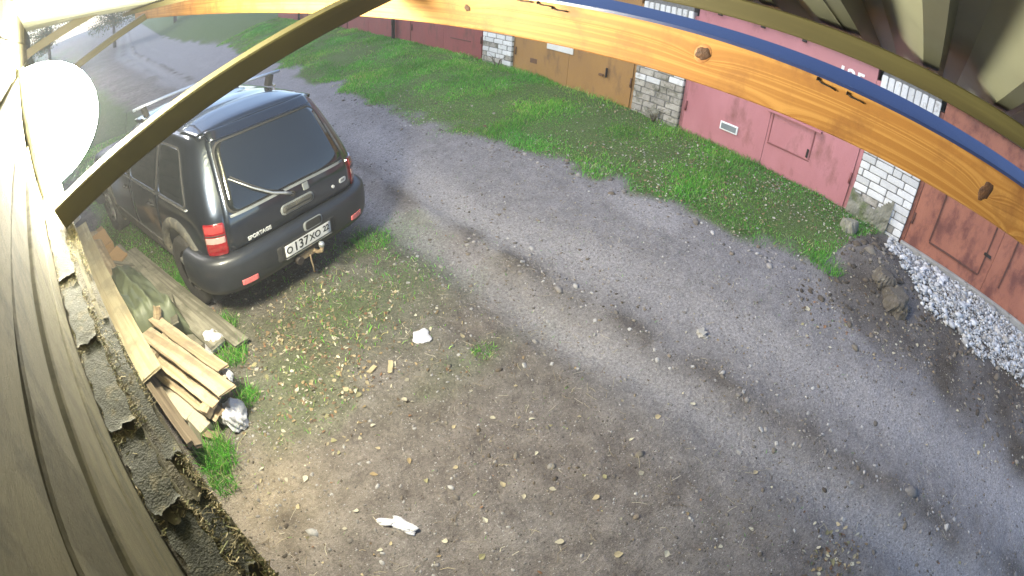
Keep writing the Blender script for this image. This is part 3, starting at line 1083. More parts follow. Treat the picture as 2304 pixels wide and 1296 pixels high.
# dirt, moss and needles caught on the ledge
V, Fc, Cc = [], [], []
for k in range(9000):
    s_ = 0.18 + 2.0 * random.random() ** 1.1
    n_ = random.choice((random.gauss(-0.092, 0.008), random.gauss(-0.033, 0.006), random.uniform(-0.095, 0.010), random.gauss(0.006, 0.004)))
    cl = float(vn(s_ * 9, n_ * 40, 1, 50))
    if cl < 0.42 or n_ < -0.098 or n_ > 0.014:
        continue
    c = S(n_, s_, 2.1085 + 0.006 * random.random() * cl)
    a = random.uniform(0, math.pi)
    L_ = random.uniform(0.0015, 0.006) * (2.2 if random.random() < 0.08 else 1)
    d = Vector((math.cos(a), math.sin(a), random.uniform(-0.3, 0.3))) * L_
    w = Vector((-math.sin(a), math.cos(a), random.uniform(-.5, .5))) * random.uniform(0.0004, 0.0013)
    i = len(V)
    V += [c - d - w, c + d - w, c + d + w, c - d + w]
    Fc.append((i, i + 1, i + 2, i + 3))
    t = random.random()
    col = ((0.22, 0.18, 0.095), (0.15, 0.125, 0.06), (0.30, 0.255, 0.15), (0.08, 0.072, 0.036), (0.12, 0.125, 0.05))[random.randrange(5)]
    Cc += [col] * 4
me = np_mesh('ledge_debris', [tuple(v) for v in V], Fc)
vcol(me, 'Col', Cc)
o = kind(ob('ledge_debris', me, TWIG), 'stuff')
tag(o, 'dry needles, moss and dirt caught on the shed ledge', 'debris')
# crumbly crust under it
for (na, nb, zc, sd_) in ((-0.099, -0.060, 2.107, 5), (-0.045, -0.016, 2.1065, 6), (-0.004, 0.0118, 2.1, 7)):
    n1, n2 = 260, 8
    V, Fc = [], []
    for i in range(n1 + 1):
        for j in range(n2 + 1):
            u, v = i / n1, j / n2
            s_ = 0.16 + 2.1 * u
            n_ = na + (nb - na) * v
            hh = (float(vn(s_ * 14, n_ * 50, 1, sd_)) - 0.58) * 0.012 + (float(vn(s_ * 70, n_ * 160, 1, sd_ + 3)) - 0.5) * 0.003
            V.append(S(n_, s_, zc + hh * math.sin(math.pi * min(max(v, 0.06), 0.94)) ** 0.5))
    for i in range(n1):
        for j in range(n2):
            a = i * (n2 + 1) + j
            Fc.append((a, a + 1, a + n2 + 2, a + n2 + 1))
    o = kind(ob('ledge_debris', mesh('ledge_debris', V, Fc, True), MT['ledge_dirt']), 'stuff')
    tag(o, ('crumbly dirt along the wall side of the ledge', 'crumbly dirt in the joint between the ledge boards', 'crumbly dirt along the outer edge of the ledge')[sd_ - 5], 'dirt')

# ---- timber beam with blue flashing
bb = S(1.5, 0, 2.512)
beam = empty('timber_beam', bb, (math.atan(0.0207), 0, SA))
tag(beam, 'long orange pine beam with knots and a blue metal edge under the eaves', 'beam')
me = plank_me('board', 8.3, 0.042, 0.153, 40, 0, 0.0016, 0.004, 11, 0.004)
for v in me.vertices:
    v.co.y += 2.9
ob('board', me, MT['pine'], beam)
# flashing profile (x outward, z up) extruded along Y, folded hem on the outer lip
pts = [(-0.026, 0.070), (-0.026, 0.080), (0.055, 0.110), (0.064, 0.108), (0.064, 0.101), (0.057, 0.103), (-0.020, 0.0765), (-0.023, 0.070)]
V, Fc = [], []
for y in np.linspace(-1.25, 7.05, 60):
    for (x, zz) in pts:
        V.append((x + 0.0012 * math.sin(y * 9), y, zz + 0.0015 * math.sin(y * 5.3 + x * 30)))
k = len(pts)
for i in range(59):
    for j in range(k):
        Fc.append((i * k + j, (i + 1) * k + j, (i + 1) * k + (j + 1) % k, i * k + (j + 1) % k))
ob('flashing', mesh('flashing', V, Fc), MT['blue_sheet'], beam)
M('knot', (0.105, 0.045, 0.016), (0.045, 0.020, 0.010), rough=0.7, scale=60, bump=0.4, bscale=150)
M('knot_ring', (0.44, 0.20, 0.055), (0.27, 0.11, 0.03), rough=0.6, scale=50)


def knot(y, zz, ry, rz, tilt=0.3, ring=True):
    bm = bmesh.new()
    bmesh.ops.create_uvsphere(bm, u_segments=18, v_segments=8, radius=1)
    for v in bm.verts:
        an = math.atan2(v.co.y, v.co.z)
        f = 1 + 0.16 * math.sin(2 * an + y * 9) + 0.10 * math.sin(5 * an + y * 4) + 0.06 * math.sin(9 * an)
        v.co = Vector((v.co.x * 0.0035, v.co.y * ry * f, v.co.z * rz * f))
    ko = ob('knot', bm_mesh('knot', bm, True), MT['knot'], beam, (-0.0215, y, zz), (tilt, 0, 0))
    if ring:
        bm = bmesh.new()
        bmesh.ops.create_uvsphere(bm, u_segments=18, v_segments=8, radius=1)
        for v in bm.verts:
            v.co = Vector((v.co.x * 0.002, v.co.y * ry * 1.3, v.co.z * rz * 1.3))
        ob('knot_ring', bm_mesh('knot_ring', bm, True), MT['knot_ring'], ko, (0.0012, 0, 0))


knot(0.44, 0.018, 0.019, 0.025, 0.5)
knot(-0.49, -0.004, 0.022, 0.030, 0.35)
knot(1.33, 0.005, 0.014, 0.013, 0.1, False)
for (y, zz, L_, tl) in ((0.07, 0.055, 0.06, 0.12), (-0.02, 0.052, 0.055, 0.05), (1.07, 0.060, 0.06, 0.0), (0.99, 0.056, 0.06, 0.05), (0.93, 0.047, 0.06, 0.02)):
    nl = ob('nail', tube_me('nail', [(0, -L_ / 2, 0), (-0.004, -L_ / 4, 0.001), (-0.003, L_ / 4, -0.001), (0.001, L_ / 2, 0.004)], 0.0022, 6), MT['dark_iron'], beam, (-0.025, y, zz), (tl, 0, 0))
    ob('nail_head', cyl_me('nail_head', 0.0055, 0.003, 10, 'Y'), MT['dark_iron'], nl, (0, L_ / 2, 0.004))

# ---- braces from the wall to the beam
for (A, B, lab) in ((S(1.478, 1.705, 2.634), S(-0.032, 1.818, 2.148), 'olive painted diagonal brace crossing in front of the parked car'),
                    (S(1.466, 6.35, 2.60), S(-0.035, 6.2, 2.16), 'far diagonal brace at the end of the beam, top left')):
    L_ = (B - A).length
    o = ob('brace', plank_me('brace', L_, 0.084, 0.086, 12, 0.0, 0.0012, 0.003, 5, 0.006), MT['olive_timber'])
    between(o, A, B)
    tag(o, lab, 'brace')

# ---- profiled sheet roof of the eaves
def roof_z(n):
    return 2.742 + (1.05 - n) * 0.176


cb_ = S(0.5, 2, 2.8)
canopy = empty('canopy_roof', cb_)
tag(canopy, 'profiled olive-grey sheet metal roof of the eaves, seen from below at upper right', 'roof')
PITCH_ = 0.178
prof = [(0, 0), (0.085, 0.044), (0.128, 0.044), (0.142, 0.002)]
for k in range(8):
    s0 = -1.74 + k * PITCH_ * 5
    ss = [(s0 + i * PITCH_ + a, h) for i in range(5) for (a, h) in prof] + [(s0 + 5 * PITCH_, 0), (s0 + 5 * PITCH_ + 0.05, 0)]
    V, Fc = [], []
    nn = np.linspace(-0.13, 1.40, 11)
    for n_ in nn:
        for (s_, h) in ss:
            V.append(S(n_, s_ - 0.165 * (n_ - 1.05), roof_z(n_) + h + 0.0012 * (k % 2) + 0.001 * math.sin(n_ * 7 + s_ * 3)) - cb_)
    c = len(ss)
    for i in range(len(nn) - 1):
        for j in range(c - 1):
            Fc.append((i * c + j, (i + 1) * c + j, (i + 1) * c + j + 1, i * c + j + 1))
    ob('sheet', mesh('sheet', V, Fc), MT['roof_sheet'], canopy)
me = plank_me('batten', 7.2, 0.095, 0.042, 24, 0, 0.0015, 0.004, 31, 0.003)
ob('batten', me, MT['olive_timber'], canopy, S(1.05, 1.85, 2.7125) - cb_, (0, 0, SA))
for s_ in (-1.62, 5.25):
    me = plank_me('rafter', 1.22, 0.05, 0.09, 6, 0, 0.001, 0.0, 33, 0.003)
    ob('rafter', me, MT['olive_timber'], canopy, S(0.42, s_, roof_z(0.42) - 0.048) - cb_, (R(10), 0, SA - R(90)))

# ---- glaring round lamp on the wall
lb = S(-0.097, 2.32, 2.40)
lamp = empty('wall_lamp', lb, (0, 0, SA))
tag(lamp, 'glaring white round lamp on the plank wall at the left edge', 'lamp')
ob('base', cyl_me('base', 0.28, 0.03, 40, 'X'), MT['galv'], lamp, (0.015, 0, 0))
bm = bmesh.new()
bmesh.ops.create_uvsphere(bm, u_segments=28, v_segments=16, radius=1)
for v in bm.verts:
    v.co = Vector((max(v.co.z, -0.05) * 0.32, v.co.x * 0.27, v.co.y * 0.27))
ob('globe', bm_mesh('globe', bm, True), emit_mat('lamp_glow', (1.0, 0.94, 0.75), 190.0), lamp, (0.042, 0, 0))

# ------------------------------------------------------------------ heap of boards beside the shed
def board(name, A, B, w, t, mt, label, cat, group=None, roll=0.0, bow=0.0, seed=0, rag=0.006, wob=0.003):
    A, B = S(*A), S(*B)
    L_ = (B - A).length
    o = ob(name, plank_me(name, L_, w, t, 10, bow, wob, rag, seed, 0.003), MT[mt])
    up = Vector((0, 0, 1))
    y = (B - A).normalized()
    x = y.cross(up).normalized()
    z_ = x.cross(y)
    mm = Matrix((x, y, z_)).transposed().to_4x4()
    mm.translation = (A + B) / 2
    o.matrix_world = mm @ Matrix.Rotation(roll, 4, 'Y')
    tag(o, label, cat, group)
    return o


GB = 'boards heaped beside the shed'
board('board', (0.145, 3.05, 0.42), (0.11, 6.1, 0.52), 0.20, 0.025, 'pale_board', 'long pale board lying along the shed ledge in the heap', 'board', GB, R(-8), 0.01, 1)
board('board', (0.30, 3.55, 0.26), (0.24, 6.2, 0.34), 0.16, 0.03, 'fresh_board', 'tan board under the edge of the green tarpaulin', 'board', GB, R(12), 0, 2)
board('board', (0.98, 3.25, 0.06), (0.63, 5.7, 0.10), 0.15, 0.03, 'grey_board', 'outer grey board between the tarpaulin and the car wheel', 'board', GB, R(4), 0.01, 3)
board('board', (0.80, 3.35, 0.10), (0.47, 5.9, 0.14), 0.15, 0.03, 'grey_board', 'inner grey board running under the green tarpaulin', 'board', GB, R(-5), 0.01, 4)
board('board', (0.72, 3.5, 0.045), (0.52, 4.9, 0.05), 0.12, 0.04, 'grey_board', 'dark lower board under the grey boards by the tarpaulin', 'board', GB, R(3), 0, 6)
board('board', (0.12, 2.40, 0.30), (0.05, 3.78, 0.36), 0.045, 0.05, 'brown_rail', 'thin brown rail along the shed side of the pallet', 'rail', None, 0, 0.006, 7)
board('board', (0.165, 2.44, 0.20), (0.12, 3.7, 0.24), 0.06, 0.03, 'brown_rail', 'second brown lath lying under the thin rail', 'rail', None, R(20), 0.0, 8)
# the broken pallet: boards nailed on cross blocks
pb = S(0.42, 3.2, 0)
pal = empty('broken_pallet', pb)
tag(pal, 'broken pallet of light sawn boards leaning in the heap', 'pallet')


def pboard(A, B, w, t, mt, nm, seed, roll=0.0):
    A, B = S(*A) - pb, S(*B) - pb
    o = ob(nm, plank_me(nm, (B - A).length, w, t, 10, random.Random(seed).uniform(-0.012, 0.016), 0.005, 0.018, seed, 0.003), MT[mt], pal)
    y = (B - A).normalized()
    x = y.cross(Vector((0, 0, 1))).normalized()
    mm = Matrix((x, y, x.cross(y))).transposed().to_4x4()
    mm.translation = (A + B) / 2
    o.matrix_local = mm @ Matrix.Rotation(roll, 4, 'Y')


pboard((0.64, 2.80, 0.33), (0.41, 3.74, 0.37), 0.115, 0.015, 'fresh_board', 'board', 21, R(14))
pboard((0.55, 2.56, 0.345), (0.275, 3.62, 0.375), 0.145, 0.016, 'fresh_board', 'board', 22, R(4))
pboard((0.455, 2.64, 0.24), (0.26, 3.40, 0.27), 0.11, 0.015, 'fresh_board', 'board', 23, R(-6))
pboard((0.43, 2.62, 0.14), (0.15, 3.66, 0.17), 0.12, 0.015, 'fresh_board', 'board', 24, R(-10))
pboard((0.50, 2.62, 0.08), (0.22, 3.55, 0.09), 0.11, 0.022, 'fresh_board', 'board', 25, R(5))
pboard((0.22, 3.74, 0.24), (0.18, 4.40, 0.27), 0.10, 0.024, 'fresh_board', 'board', 26, R(30))
pboard((0.30, 3.78, 0.26), (0.27, 4.36, 0.30), 0.085, 0.022, 'fresh_board', 'board', 27, R(-20))
pboard((0.13, 3.34, 0.315), (0.46, 3.50, 0.33), 0.09, 0.045, 'fresh_board', 'cross_block', 28)
pboard((0.18, 3.42, 0.20), (0.44, 3.54, 0.22), 0.08, 0.08, 'fresh_board', 'cross_block', 29)
pboard((0.34, 2.66, 0.20), (0.62, 2.80, 0.24), 0.08, 0.07, 'fresh_board', 'cross_block', 30)
pboard((0.40, 3.68, 0.33), (0.47, 3.74, 0.46), 0.07, 0.03, 'fresh_board', 'upright_block', 31)
pboard((0.285, 3.56, 0.10), (0.29, 3.575, 0.36), 0.05, 0.05, 'fresh_board', 'upright_block', 32)

for i, (A, B, w_, t_, mt_, lab) in enumerate((
        ((0.16, 2.55, 0.05), (0.30, 2.95, 0.06), 0.09, 0.02, 'grey_board', 'short grey offcut in the shade under the pallet'),
        ((0.34, 2.58, 0.03), (0.20, 2.75, 0.05), 0.06, 0.02, 'fresh_board', 'short tan offcut beside the loose bricks'),
        ((0.56, 3.62, 0.30), (0.70, 4.30, 0.16), 0.07, 0.018, 'grey_board', 'narrow grey lath leaning against the tarpaulin'),
        ((0.06, 4.0, 0.30), (0.03, 5.3, 0.40), 0.09, 0.02, 'grey_board', 'grey lath squeezed between the wall and the long pale board'),
        ((0.70, 5.1, 0.10), (0.30, 5.45, 0.22), 0.10, 0.02, 'grey_board', 'grey offcut lying across the boards beyond the tarpaulin'))):
    board('board', A, B, w_, t_, mt_, lab, 'board', GB, R(6 * i - 10), 0, 70 + i, 0.012, 0.004)

# tarpaulin thrown over a lump
n1, n2 = 40, 36
V, Fc = [], []
for i in range(n1 + 1):
    for j in range(n2 + 1):
        u, v = i / n1, j / n2
        s_ = 3.70 + 1.75 * u
        w0, w1 = 0.12 + 0.10 * u, 0.70 - 0.22 * u
        n_ = w0 + (w1 - w0) * v
        side = min(1, min(v, 1 - v) * 7.5) ** 0.55
        ends = min(1, u * 14) ** 0.5 * min(1, (1 - u) * 1.9) ** 0.6
        ridge = 1 - 0.35 * abs(v - 0.42) * 2
        fold = 0.075 * (1 - abs(math.sin(v * 5 + u * 4.5 + 3.2 * float(vn(u * 3, v * 3, 1, 60))))) ** 2 + 0.06 * abs(float(vn(u * 7, v * 6, 1, 61)) - .5) + 0.05 * abs(float(vn(u * 15, v * 12, 1, 64)) - .5)
        V.append(S(n_ + 0.04 * (float(vn(u * 6, v * 6, 1, 62)) - .5), s_ + 0.05 * (float(vn(u * 6, v * 8, 1, 63)) - .5), max(0.05, 0.06 + (0.40 * ridge + fold) * side * ends)))
for i in range(n1):
    for j in range(n2):
        a = i * (n2 + 1) + j
        Fc.append((a, a + 1, a + n2 + 2, a + n2 + 1))
base = S(0.4, 4.5, 0)
o = ob('tarpaulin', mesh('tarpaulin', [q - base for q in V], Fc, True), MT['tarp'], None, base)
sol = o.modifiers.new('t', 'SOLIDIFY')
sol.thickness = 0.004
tag(o, 'crumpled olive green tarpaulin over a lump in the board heap', 'tarpaulin')
# flattened carton at the far end
for (c, sx, sy, sz, rz, lab) in ((S(0.26, 6.05, 0.20), 0.34, 0.46, 0.16, 0.1, 'brown carton at the far end of the board heap'),
                                (S(0.33, 5.6, 0.13), 0.30, 0.40, 0.10, 0.5, 'flattened brown carton next to the tarpaulin')):
    o = ob('carton', box_me('carton', sx, sy, sz, 0.006, 1, (0, 0, 0), 0.02), MT['cardboard'], None, c, (R(6), R(-5), SA + rz))
    fl = ob('flap', box_me('flap', sx * 0.96, sy * 0.45, 0.006, 0, 1, (0, sy * 0.22, 0)), MT['cardboard'], o, (0, -sy / 2, sz / 2 + 0.008), (R(28), 0, 0))
    tag(o, lab, 'carton')
# pale bricks lying under the pallet
for i, (n_, s_, zz, rz, lab) in enumerate(((0.20, 3.12, 0.06, 0.5, 'pale loose brick farthest up beside the brown rail'), (0.235, 2.96, 0.07, 0.25, 'pale loose brick in the middle of three beside the rail'), (0.285, 2.79, 0.055, 0.15, 'pale loose brick nearest the white bag'))):
    o = ob('loose_brick', box_me('loose_brick', 0.12, 0.25, 0.088, 0.012, 2, (0, 0, 0), 0.006), MT['brick_stained'], None, S(n_, s_, zz), (R(4), R(-6), SA + rz))
    o.active_material = MT['pale_brick'] if 'pale_brick' in MT else M('pale_brick', (0.46, 0.40, 0.30), (0.36, 0.31, 0.23), rough=0.95, scale=12, bump=0.4)
    tag(o, lab, 'brick', 'loose bricks by the pallet')


def crumple(name, c, sx, sy, sz, seed, mt, label, cat, group=None, rz=0.0):
    bm = bmesh.new()
    bmesh.ops.create_icosphere(bm, subdivisions=4, radius=1)
    r = random.Random(seed)
    ph = [r.uniform(0, 6) for _ in range(6)]
    for v in bm.verts:
        d = v.co.normalized()
        f = 1 + 0.28 * math.sin(3 * d.x + ph[0] + 2 * d.z) * math.sin(4 * d.y + ph[1]) + 0.16 * abs(math.sin(7 * d.x + 5 * d.z + ph[2])) + 0.10 * abs(math.sin(11 * d.y - 6 * d.z + ph[3]))
        f += 0.10 * (float(vn(d.x * 5 + 3, d.y * 5 + d.z * 3, 1, seed)) - .5)
        q = d * f
        v.co = Vector((q.x * sx, q.y * sy, max(q.z, -0.55) * sz))
    o = ob(name, bm_mesh(name, bm, False), MT[mt], None, c, (0, 0, rz))
    tag(o, label, cat, group)
    return o


crumple('plastic_bag', S(0.53, 2.62, 0.055), 0.085, 0.10, 0.10, 3, 'plastic_bag', 'crumpled white plastic bag by the grass tuft at the pallet corner', 'bag', 'white plastic bags')
crumple('plastic_bag', S(0.80, 3.46, 0.06), 0.075, 0.085, 0.085, 4, 'plastic_bag', 'crumpled white plastic bag between the pallet and the grey boards', 'bag', 'white plastic bags')
crumple('plastic_bag', S(0.04, 7.4, 0.30), 0.12, 0.22, 0.22, 5, 'plastic_bag', 'pale bag at the far end of the heap below the brace', 'bag', 'white plastic bags')
crumple('plastic_bag', S(0.66, 2.83, 0.22), 0.03, 0.045, 0.05, 8, 'plastic_bag', 'small scrap of white plastic at the end of a pallet board', 'plastic scrap')
crumple('plastic_scrap', Vector((0.60, 1.34, gz(0.60, 1.34) + 0.012)), 0.035, 0.075, 0.022, 6, 'plastic_bag', 'white plastic scrap lying on bare dirt in the foreground', 'plastic scrap', None, 0.4)
crumple('plastic_scrap', Vector((0.53, 1.42, gz(0.53, 1.42) + 0.012)), 0.022, 0.05, 0.018, 9, 'plastic_bag', 'small white tail beside the foreground plastic scrap', 'plastic scrap', None, 0.9)
crumple('plastic_scrap', Vector((1.64, 2.63, gz(1.64, 2.63) + 0.012)), 0.06, 0.07, 0.018, 7, 'plastic_bag', 'flat white scrap on the ground behind the car', 'plastic scrap', None, -0.5)
for (x, y, a, L_, lab) in ((1.26, 2.48, 0.45, 0.12, 'longer pale wood chip lying on the dirt'), (1.14, 2.55, -0.15, 0.085, 'shorter pale wood chip beside the longer one')):
    o = ob('wood_chip', plank_me('wood_chip', L_, 0.035, 0.014, 4, 0, 0.003, 0.006, int(x * 9)), MT['pale_board'], None, (x, y, gz(x, y) + 0.012), (0, 0.05, R(-60) + a))
    tag(o, lab, 'wood chip')

# ------------------------------------------------------------------ the car
CX, CY, CH = 1.215, 3.80, 0.3104
car = empty('parked_car', (CX, CY, 0.0), (0, 0, CH))
tag(car, 'dark green-black estate off-roader parked beside the shed, seen from behind', 'car')
M('car_paint', (0.016, 0.024, 0.040), (0.011, 0.017, 0.030), rough=0.32, scale=3, metal=0.75, coat=1.0, rvar=0.06)
M('bumper_plastic', (0.013, 0.015, 0.020), (0.009, 0.011, 0.015), rough=0.45, scale=6, coat=0.15, bump=0.03, bscale=200)
M('cladding', (0.060, 0.058, 0.050), (0.042, 0.041, 0.036), rough=0.7, scale=5, c3=(0.15, 0.135, 0.10), c3thr=0.58, c3scale=5)
M('car_glass', (0.006, 0.008, 0.010), (0.006, 0.008, 0.010), rough=0.07, scale=3, spec=0.6, coat=0.4, rvar=0.02)
M('rubber', (0.012, 0.012, 0.012), (0.018, 0.018, 0.018), rough=0.75, scale=30)
M('tyre', (0.020, 0.019, 0.018), (0.035, 0.032, 0.028), rough=0.9, scale=12, bump=0.3, bscale=60)
M('chrome', (0.62, 0.63, 0.64), (0.55, 0.56, 0.57), rough=0.18, metal=0.9, scale=10)
M('badge_silver', (0.45, 0.46, 0.46), (0.36, 0.37, 0.37), rough=0.35, metal=0.0, scale=10)
M('rim_alloy', (0.24, 0.235, 0.22), (0.17, 0.165, 0.15), rough=0.5, metal=0.5, scale=10)
M('rack_bar', (0.50, 0.55, 0.62), (0.42, 0.47, 0.54), rough=0.3, metal=0.6, scale=10)
M('lens_red', (0.17, 0.003, 0.007), (0.10, 0.002, 0.005), rough=0.15, scale=30, coat=0.8)
M('lens_clear', (0.30, 0.20, 0.18), (0.24, 0.16, 0.145), rough=0.15, scale=30, coat=0.8)
M('lens_amber', (0.48, 0.20, 0.10), (0.40, 0.16, 0.08), rough=0.2, scale=30, coat=0.5)
M('lens_dark', (0.26, 0.03, 0.03), (0.20, 0.02, 0.02), rough=0.2, scale=30, coat=0.6)
M('reflector', (0.50, 0.13, 0.13), (0.42, 0.10, 0.10), rough=0.3, scale=40)
M('plate_white', (0.55, 0.55, 0.54), (0.44, 0.44, 0.43), rough=0.5, scale=15)
M('plate_black', (0.012, 0.012, 0.012), (0.015, 0.015, 0.015), rough=0.5, scale=20)
M('plate_red', (0.55, 0.05, 0.05), (0.5, 0.05, 0.05), rough=0.5, scale=20)
M('rusty_hitch', (0.30, 0.24, 0.15), (0.14, 0.09, 0.05), rough=0.8, metal=0.3, scale=25, bump=0.3)

ZT = [0.30, 0.36, 0.45, 0.60, 0.75, 0.90, 0.985, 1.02, 1.10, 1.25, 1.40, 1.50, 1.555, 1.59, 1.615, 1.635]
WT = [0.765, 0.80, 0.825, 0.845, 0.850, 0.840, 0.826, 0.820, 0.800, 0.757, 0.708, 0.668, 0.630, 0.562, 0.43, 0.20]
RTB = [0.16, 0.13, 0.09, 0.06, 0.04, 0.05, 0.075, 0.090, 0.130, 0.215, 0.305, 0.37, 0.42, 0.49, 0.62, 0.95]
FT = [3.98, 4.05, 4.10, 4.12, 4.10, 4.02, 3.90, 3.06, 2.94, 2.68, 2.40, 2.20, 2.06, 1.93, 1.78, 1.50]
QE, CR_, CF_ = 4.2, 0.42, 0.55


def itp(z, T):
    return float(np.interp(z, ZT, T))


def cpt(t, z, sgn=1):
    """point on the car's skin: t 0..1 rear quarter, 1..2 flank, 2..3 front quarter"""
    w, r, f = itp(z, WT), itp(z, RTB), itp(z, FT)
    if z > 1.5:
        cr, cf = CR_ * min(1, w / 0.62), CF_ * min(1, w / 0.62)
    else:
        cr, cf = CR_, CF_
    if t <= 1:
        a = t * math.pi / 2
        x = w * math.sin(a) ** (2 / QE) if a > 0 else 0
        y = r + cr - cr * max(0, math.cos(a)) ** (2 / QE)
    elif t <= 2:
        y = (r + cr) + (t - 1) * (f - cf - r - cr)
        x = w * (1 - 0.012 * abs(2 * t - 3) ** 3)
        x = w
    else:
        a = (3 - t) * math.pi / 2
        x = w * math.sin(a) ** (2 / QE) if a > 0 else 0
        y = f - cf + cf * max(0, math.cos(a)) ** (2 / QE)
    return Vector((sgn * x, y, z))


def cnorm(t, z, sgn):
    e = 1e-3
    t0, t1 = max(0, t - e), min(3, t + e)
    z0, z1 = max(0.30, z - 0.012), min(1.63, z + 0.012)
    d1 = cpt(t1, z, sgn) - cpt(t0, z, sgn)
    d2 = cpt(t, z1, sgn) - cpt(t, z0, sgn)
    n = d1.cross(d2)
    if sgn < 0:
        n = -n
    return n.normalized()


def t_of_x(x, z):
    return math.asin(min(1, (abs(x) / itp(z, WT)) ** (QE / 2))) / (math.pi / 2)


def t_of_y(y, z):
    w, r, f = itp(z, WT), itp(z, RTB), itp(z, FT)
    if y < r + CR_:
        return math.acos(max(0, min(1, (1 - (y - r) / CR_))) ** (QE / 2)) / (math.pi / 2)
    if y <= f - CF_:
        return 1 + (y - r - CR_) / (f - CF_ - r - CR_)
    return 3 - math.acos(max(0, min(1, (1 - (f - y) / CF_))) ** (QE / 2)) / (math.pi / 2)


def on_rear(x, z, off):
    s_ = 1 if x >= 0 else -1
    t = t_of_x(x, z)
    return cpt(t, z, s_) + cnorm(max(t, 0.02), z, s_) * off


def on_front(x, z, off):
    s_ = 1 if x >= 0 else -1
    t = 3 - t_of_x(x, z)
    return cpt(t, z, s_) + cnorm(min(t, 2.98), z, s_) * off


def on_side(sgn):
    def f(y, z, off):
        t = t_of_y(y, z)
        return cpt(t, z, sgn) + cnorm(t, z, sgn) * off
    return f


def patch(name, fn, zlo, zhi, left, right, rad, off, th, mt, parent, nu=14, nv=12, slant=0.0):
    """rounded panel on the skin; left/right give its sides at a height, th is how deep its rim reaches"""
    vs = [0, 0.02, 0.06, 0.12] + list(np.linspace(0.2, 0.8, nv - 7)) + [0.88, 0.94, 0.98, 1.0]
    V = []
    rows = len(vs)
    for o_ in (off, off - th):
        for v in vs:
            z_ = zlo + (zhi - zlo) * v
            d = min(v, 1 - v) * (zhi - zlo)
            ins = rad - math.sqrt(max(0, rad ** 2 - (rad - d) ** 2)) if d < rad else 0
            a, b = left(z_) + ins, right(z_) - ins
            for i in range(nu + 1):
                uu = a + (b - a) * i / nu
                V.append(fn(uu, z_ + slant * (uu - 0), o_))
    c = nu + 1
    k = rows * c
    Fc = []
    for j in range(rows - 1):
        for i in range(nu):
            q = j * c + i
            Fc.append((q, q + 1, q + c + 1, q + c))
    rim = list(range(c)) + [j * c + nu for j in range(1, rows)] + [(rows - 1) * c + i for i in range(nu - 1, -1, -1)] + [j * c for j in range(rows - 2, 0, -1)]
    for i in range(len(rim)):
        a, b = rim[i], rim[(i + 1) % len(rim)]
        Fc.append((a, b, k + b, k + a))
    bm = bmesh.new()
    bv = [bm.verts.new(q) for q in V]
    for f_ in Fc:
        try:
            bm.faces.new([bv[i] for i in f_])
        except ValueError:
            pass
    bmesh.ops.recalc_face_normals(bm, faces=bm.faces)
    me = bm_mesh(name, bm)
    me.polygons.foreach_set('use_smooth', [i < (rows - 1) * nu for i in range(len(me.polygons))])
    if mt.name in ('car_glass',):
        # glass faces outwards
        pass
    return ob(name, me, mt, parent)


# shell with wheel openings
ta = list(np.linspace(0, 1, 17)) + list(np.linspace(1, 2, 26))[1:] + list(np.linspace(2, 3, 17))[1:]
zz_ = sorted(set(ZT + [0.52, 0.68, 0.82, 1.17, 1.32, 1.45, 1.53, 1.575, 1.603, 1.626]))
V, Fc = [], []
ring = [(t, 1) for t in ta] + [(t, -1) for t in ta[-2:0:-1]]
for z_ in zz_:
    for (t, s_) in ring:
        V.append(cpt(t, z_, s_))
k = len(ring)
for i in range(len(zz_) - 1):
    for j in range(k):
        Fc.append((i * k + j, i * k + (j + 1) % k, (i + 1) * k + (j + 1) % k, (i + 1) * k + j))
Fc.append(tuple(range(k - 1, -1, -1)))
Fc.append(tuple((len(zz_) - 1) * k + j for j in range(k)))
shell = mesh('body', V, Fc, True)
tmp = bpy.data.objects.new('body_tmp', shell)
COL.objects.link(tmp)
cutters = []
WY = (0.78, 3.36)
WRAD = 0.345
for wy in WY:
    cme = cyl_me('cut', 0.415, 0.62, 40, 'X')
    for sx in (-1, 1):
        c_ = bpy.data.objects.new('cut', cme)
        c_.location = (sx * 0.85, wy, 0.37)
        COL.objects.link(c_)
        cutters.append(c_)
        md = tmp.modifiers.new('b', 'BOOLEAN')
        md.operation = 'DIFFERENCE'
        md.solver = 'EXACT'
        md.object = c_
dg = bpy.context.evaluated_depsgraph_get()
body_me = bpy.data.meshes.new_from_object(tmp.evaluated_get(dg))
bpy.data.objects.remove(tmp)
for c_ in cutters:
    bpy.data.objects.remove(c_)
body_me.materials.clear()
ob('body', body_me, MT['car_paint'], car)

# tailgate with its window, wiper, handle, badges
tg = patch('tailgate', on_rear, 0.70, 1.545, lambda z: -0.685 + 0.20 * max(0, z - 0.9), lambda z: 0.685 - 0.20 * max(0, z - 0.9), 0.05, 0.010, 0.016, MT['car_paint'], car, 26, 22)
patch('window_seal', on_rear, 0.975, 1.495, lambda z: -0.640 + 0.20 * (z - 0.97), lambda z: 0.640 - 0.20 * (z - 0.97), 0.085, 0.0145, 0.006, MT['rubber'], tg, 22, 16)
M('seal_grey', (0.17, 0.18, 0.18), (0.13, 0.14, 0.14), rough=0.5, scale=10)
patch('window_trim', on_rear, 0.962, 0.982, lambda z: -0.62, lambda z: 0.60, 0.006, 0.020, 0.008, MT['seal_grey'], tg, 22, 8)
patch('rear_window', on_rear, 0.990, 1.480, lambda z: -0.618 + 0.20 * (z - 0.99), lambda z: 0.618 - 0.20 * (z - 0.99), 0.075, 0.017, 0.006, MT['car_glass'], tg, 22, 16)
patch('spoiler', on_rear, 1.500, 1.560, lambda z: -0.54, lambda z: 0.54, 0.02, 0.030, 0.026, MT['car_paint'], tg, 20, 10)
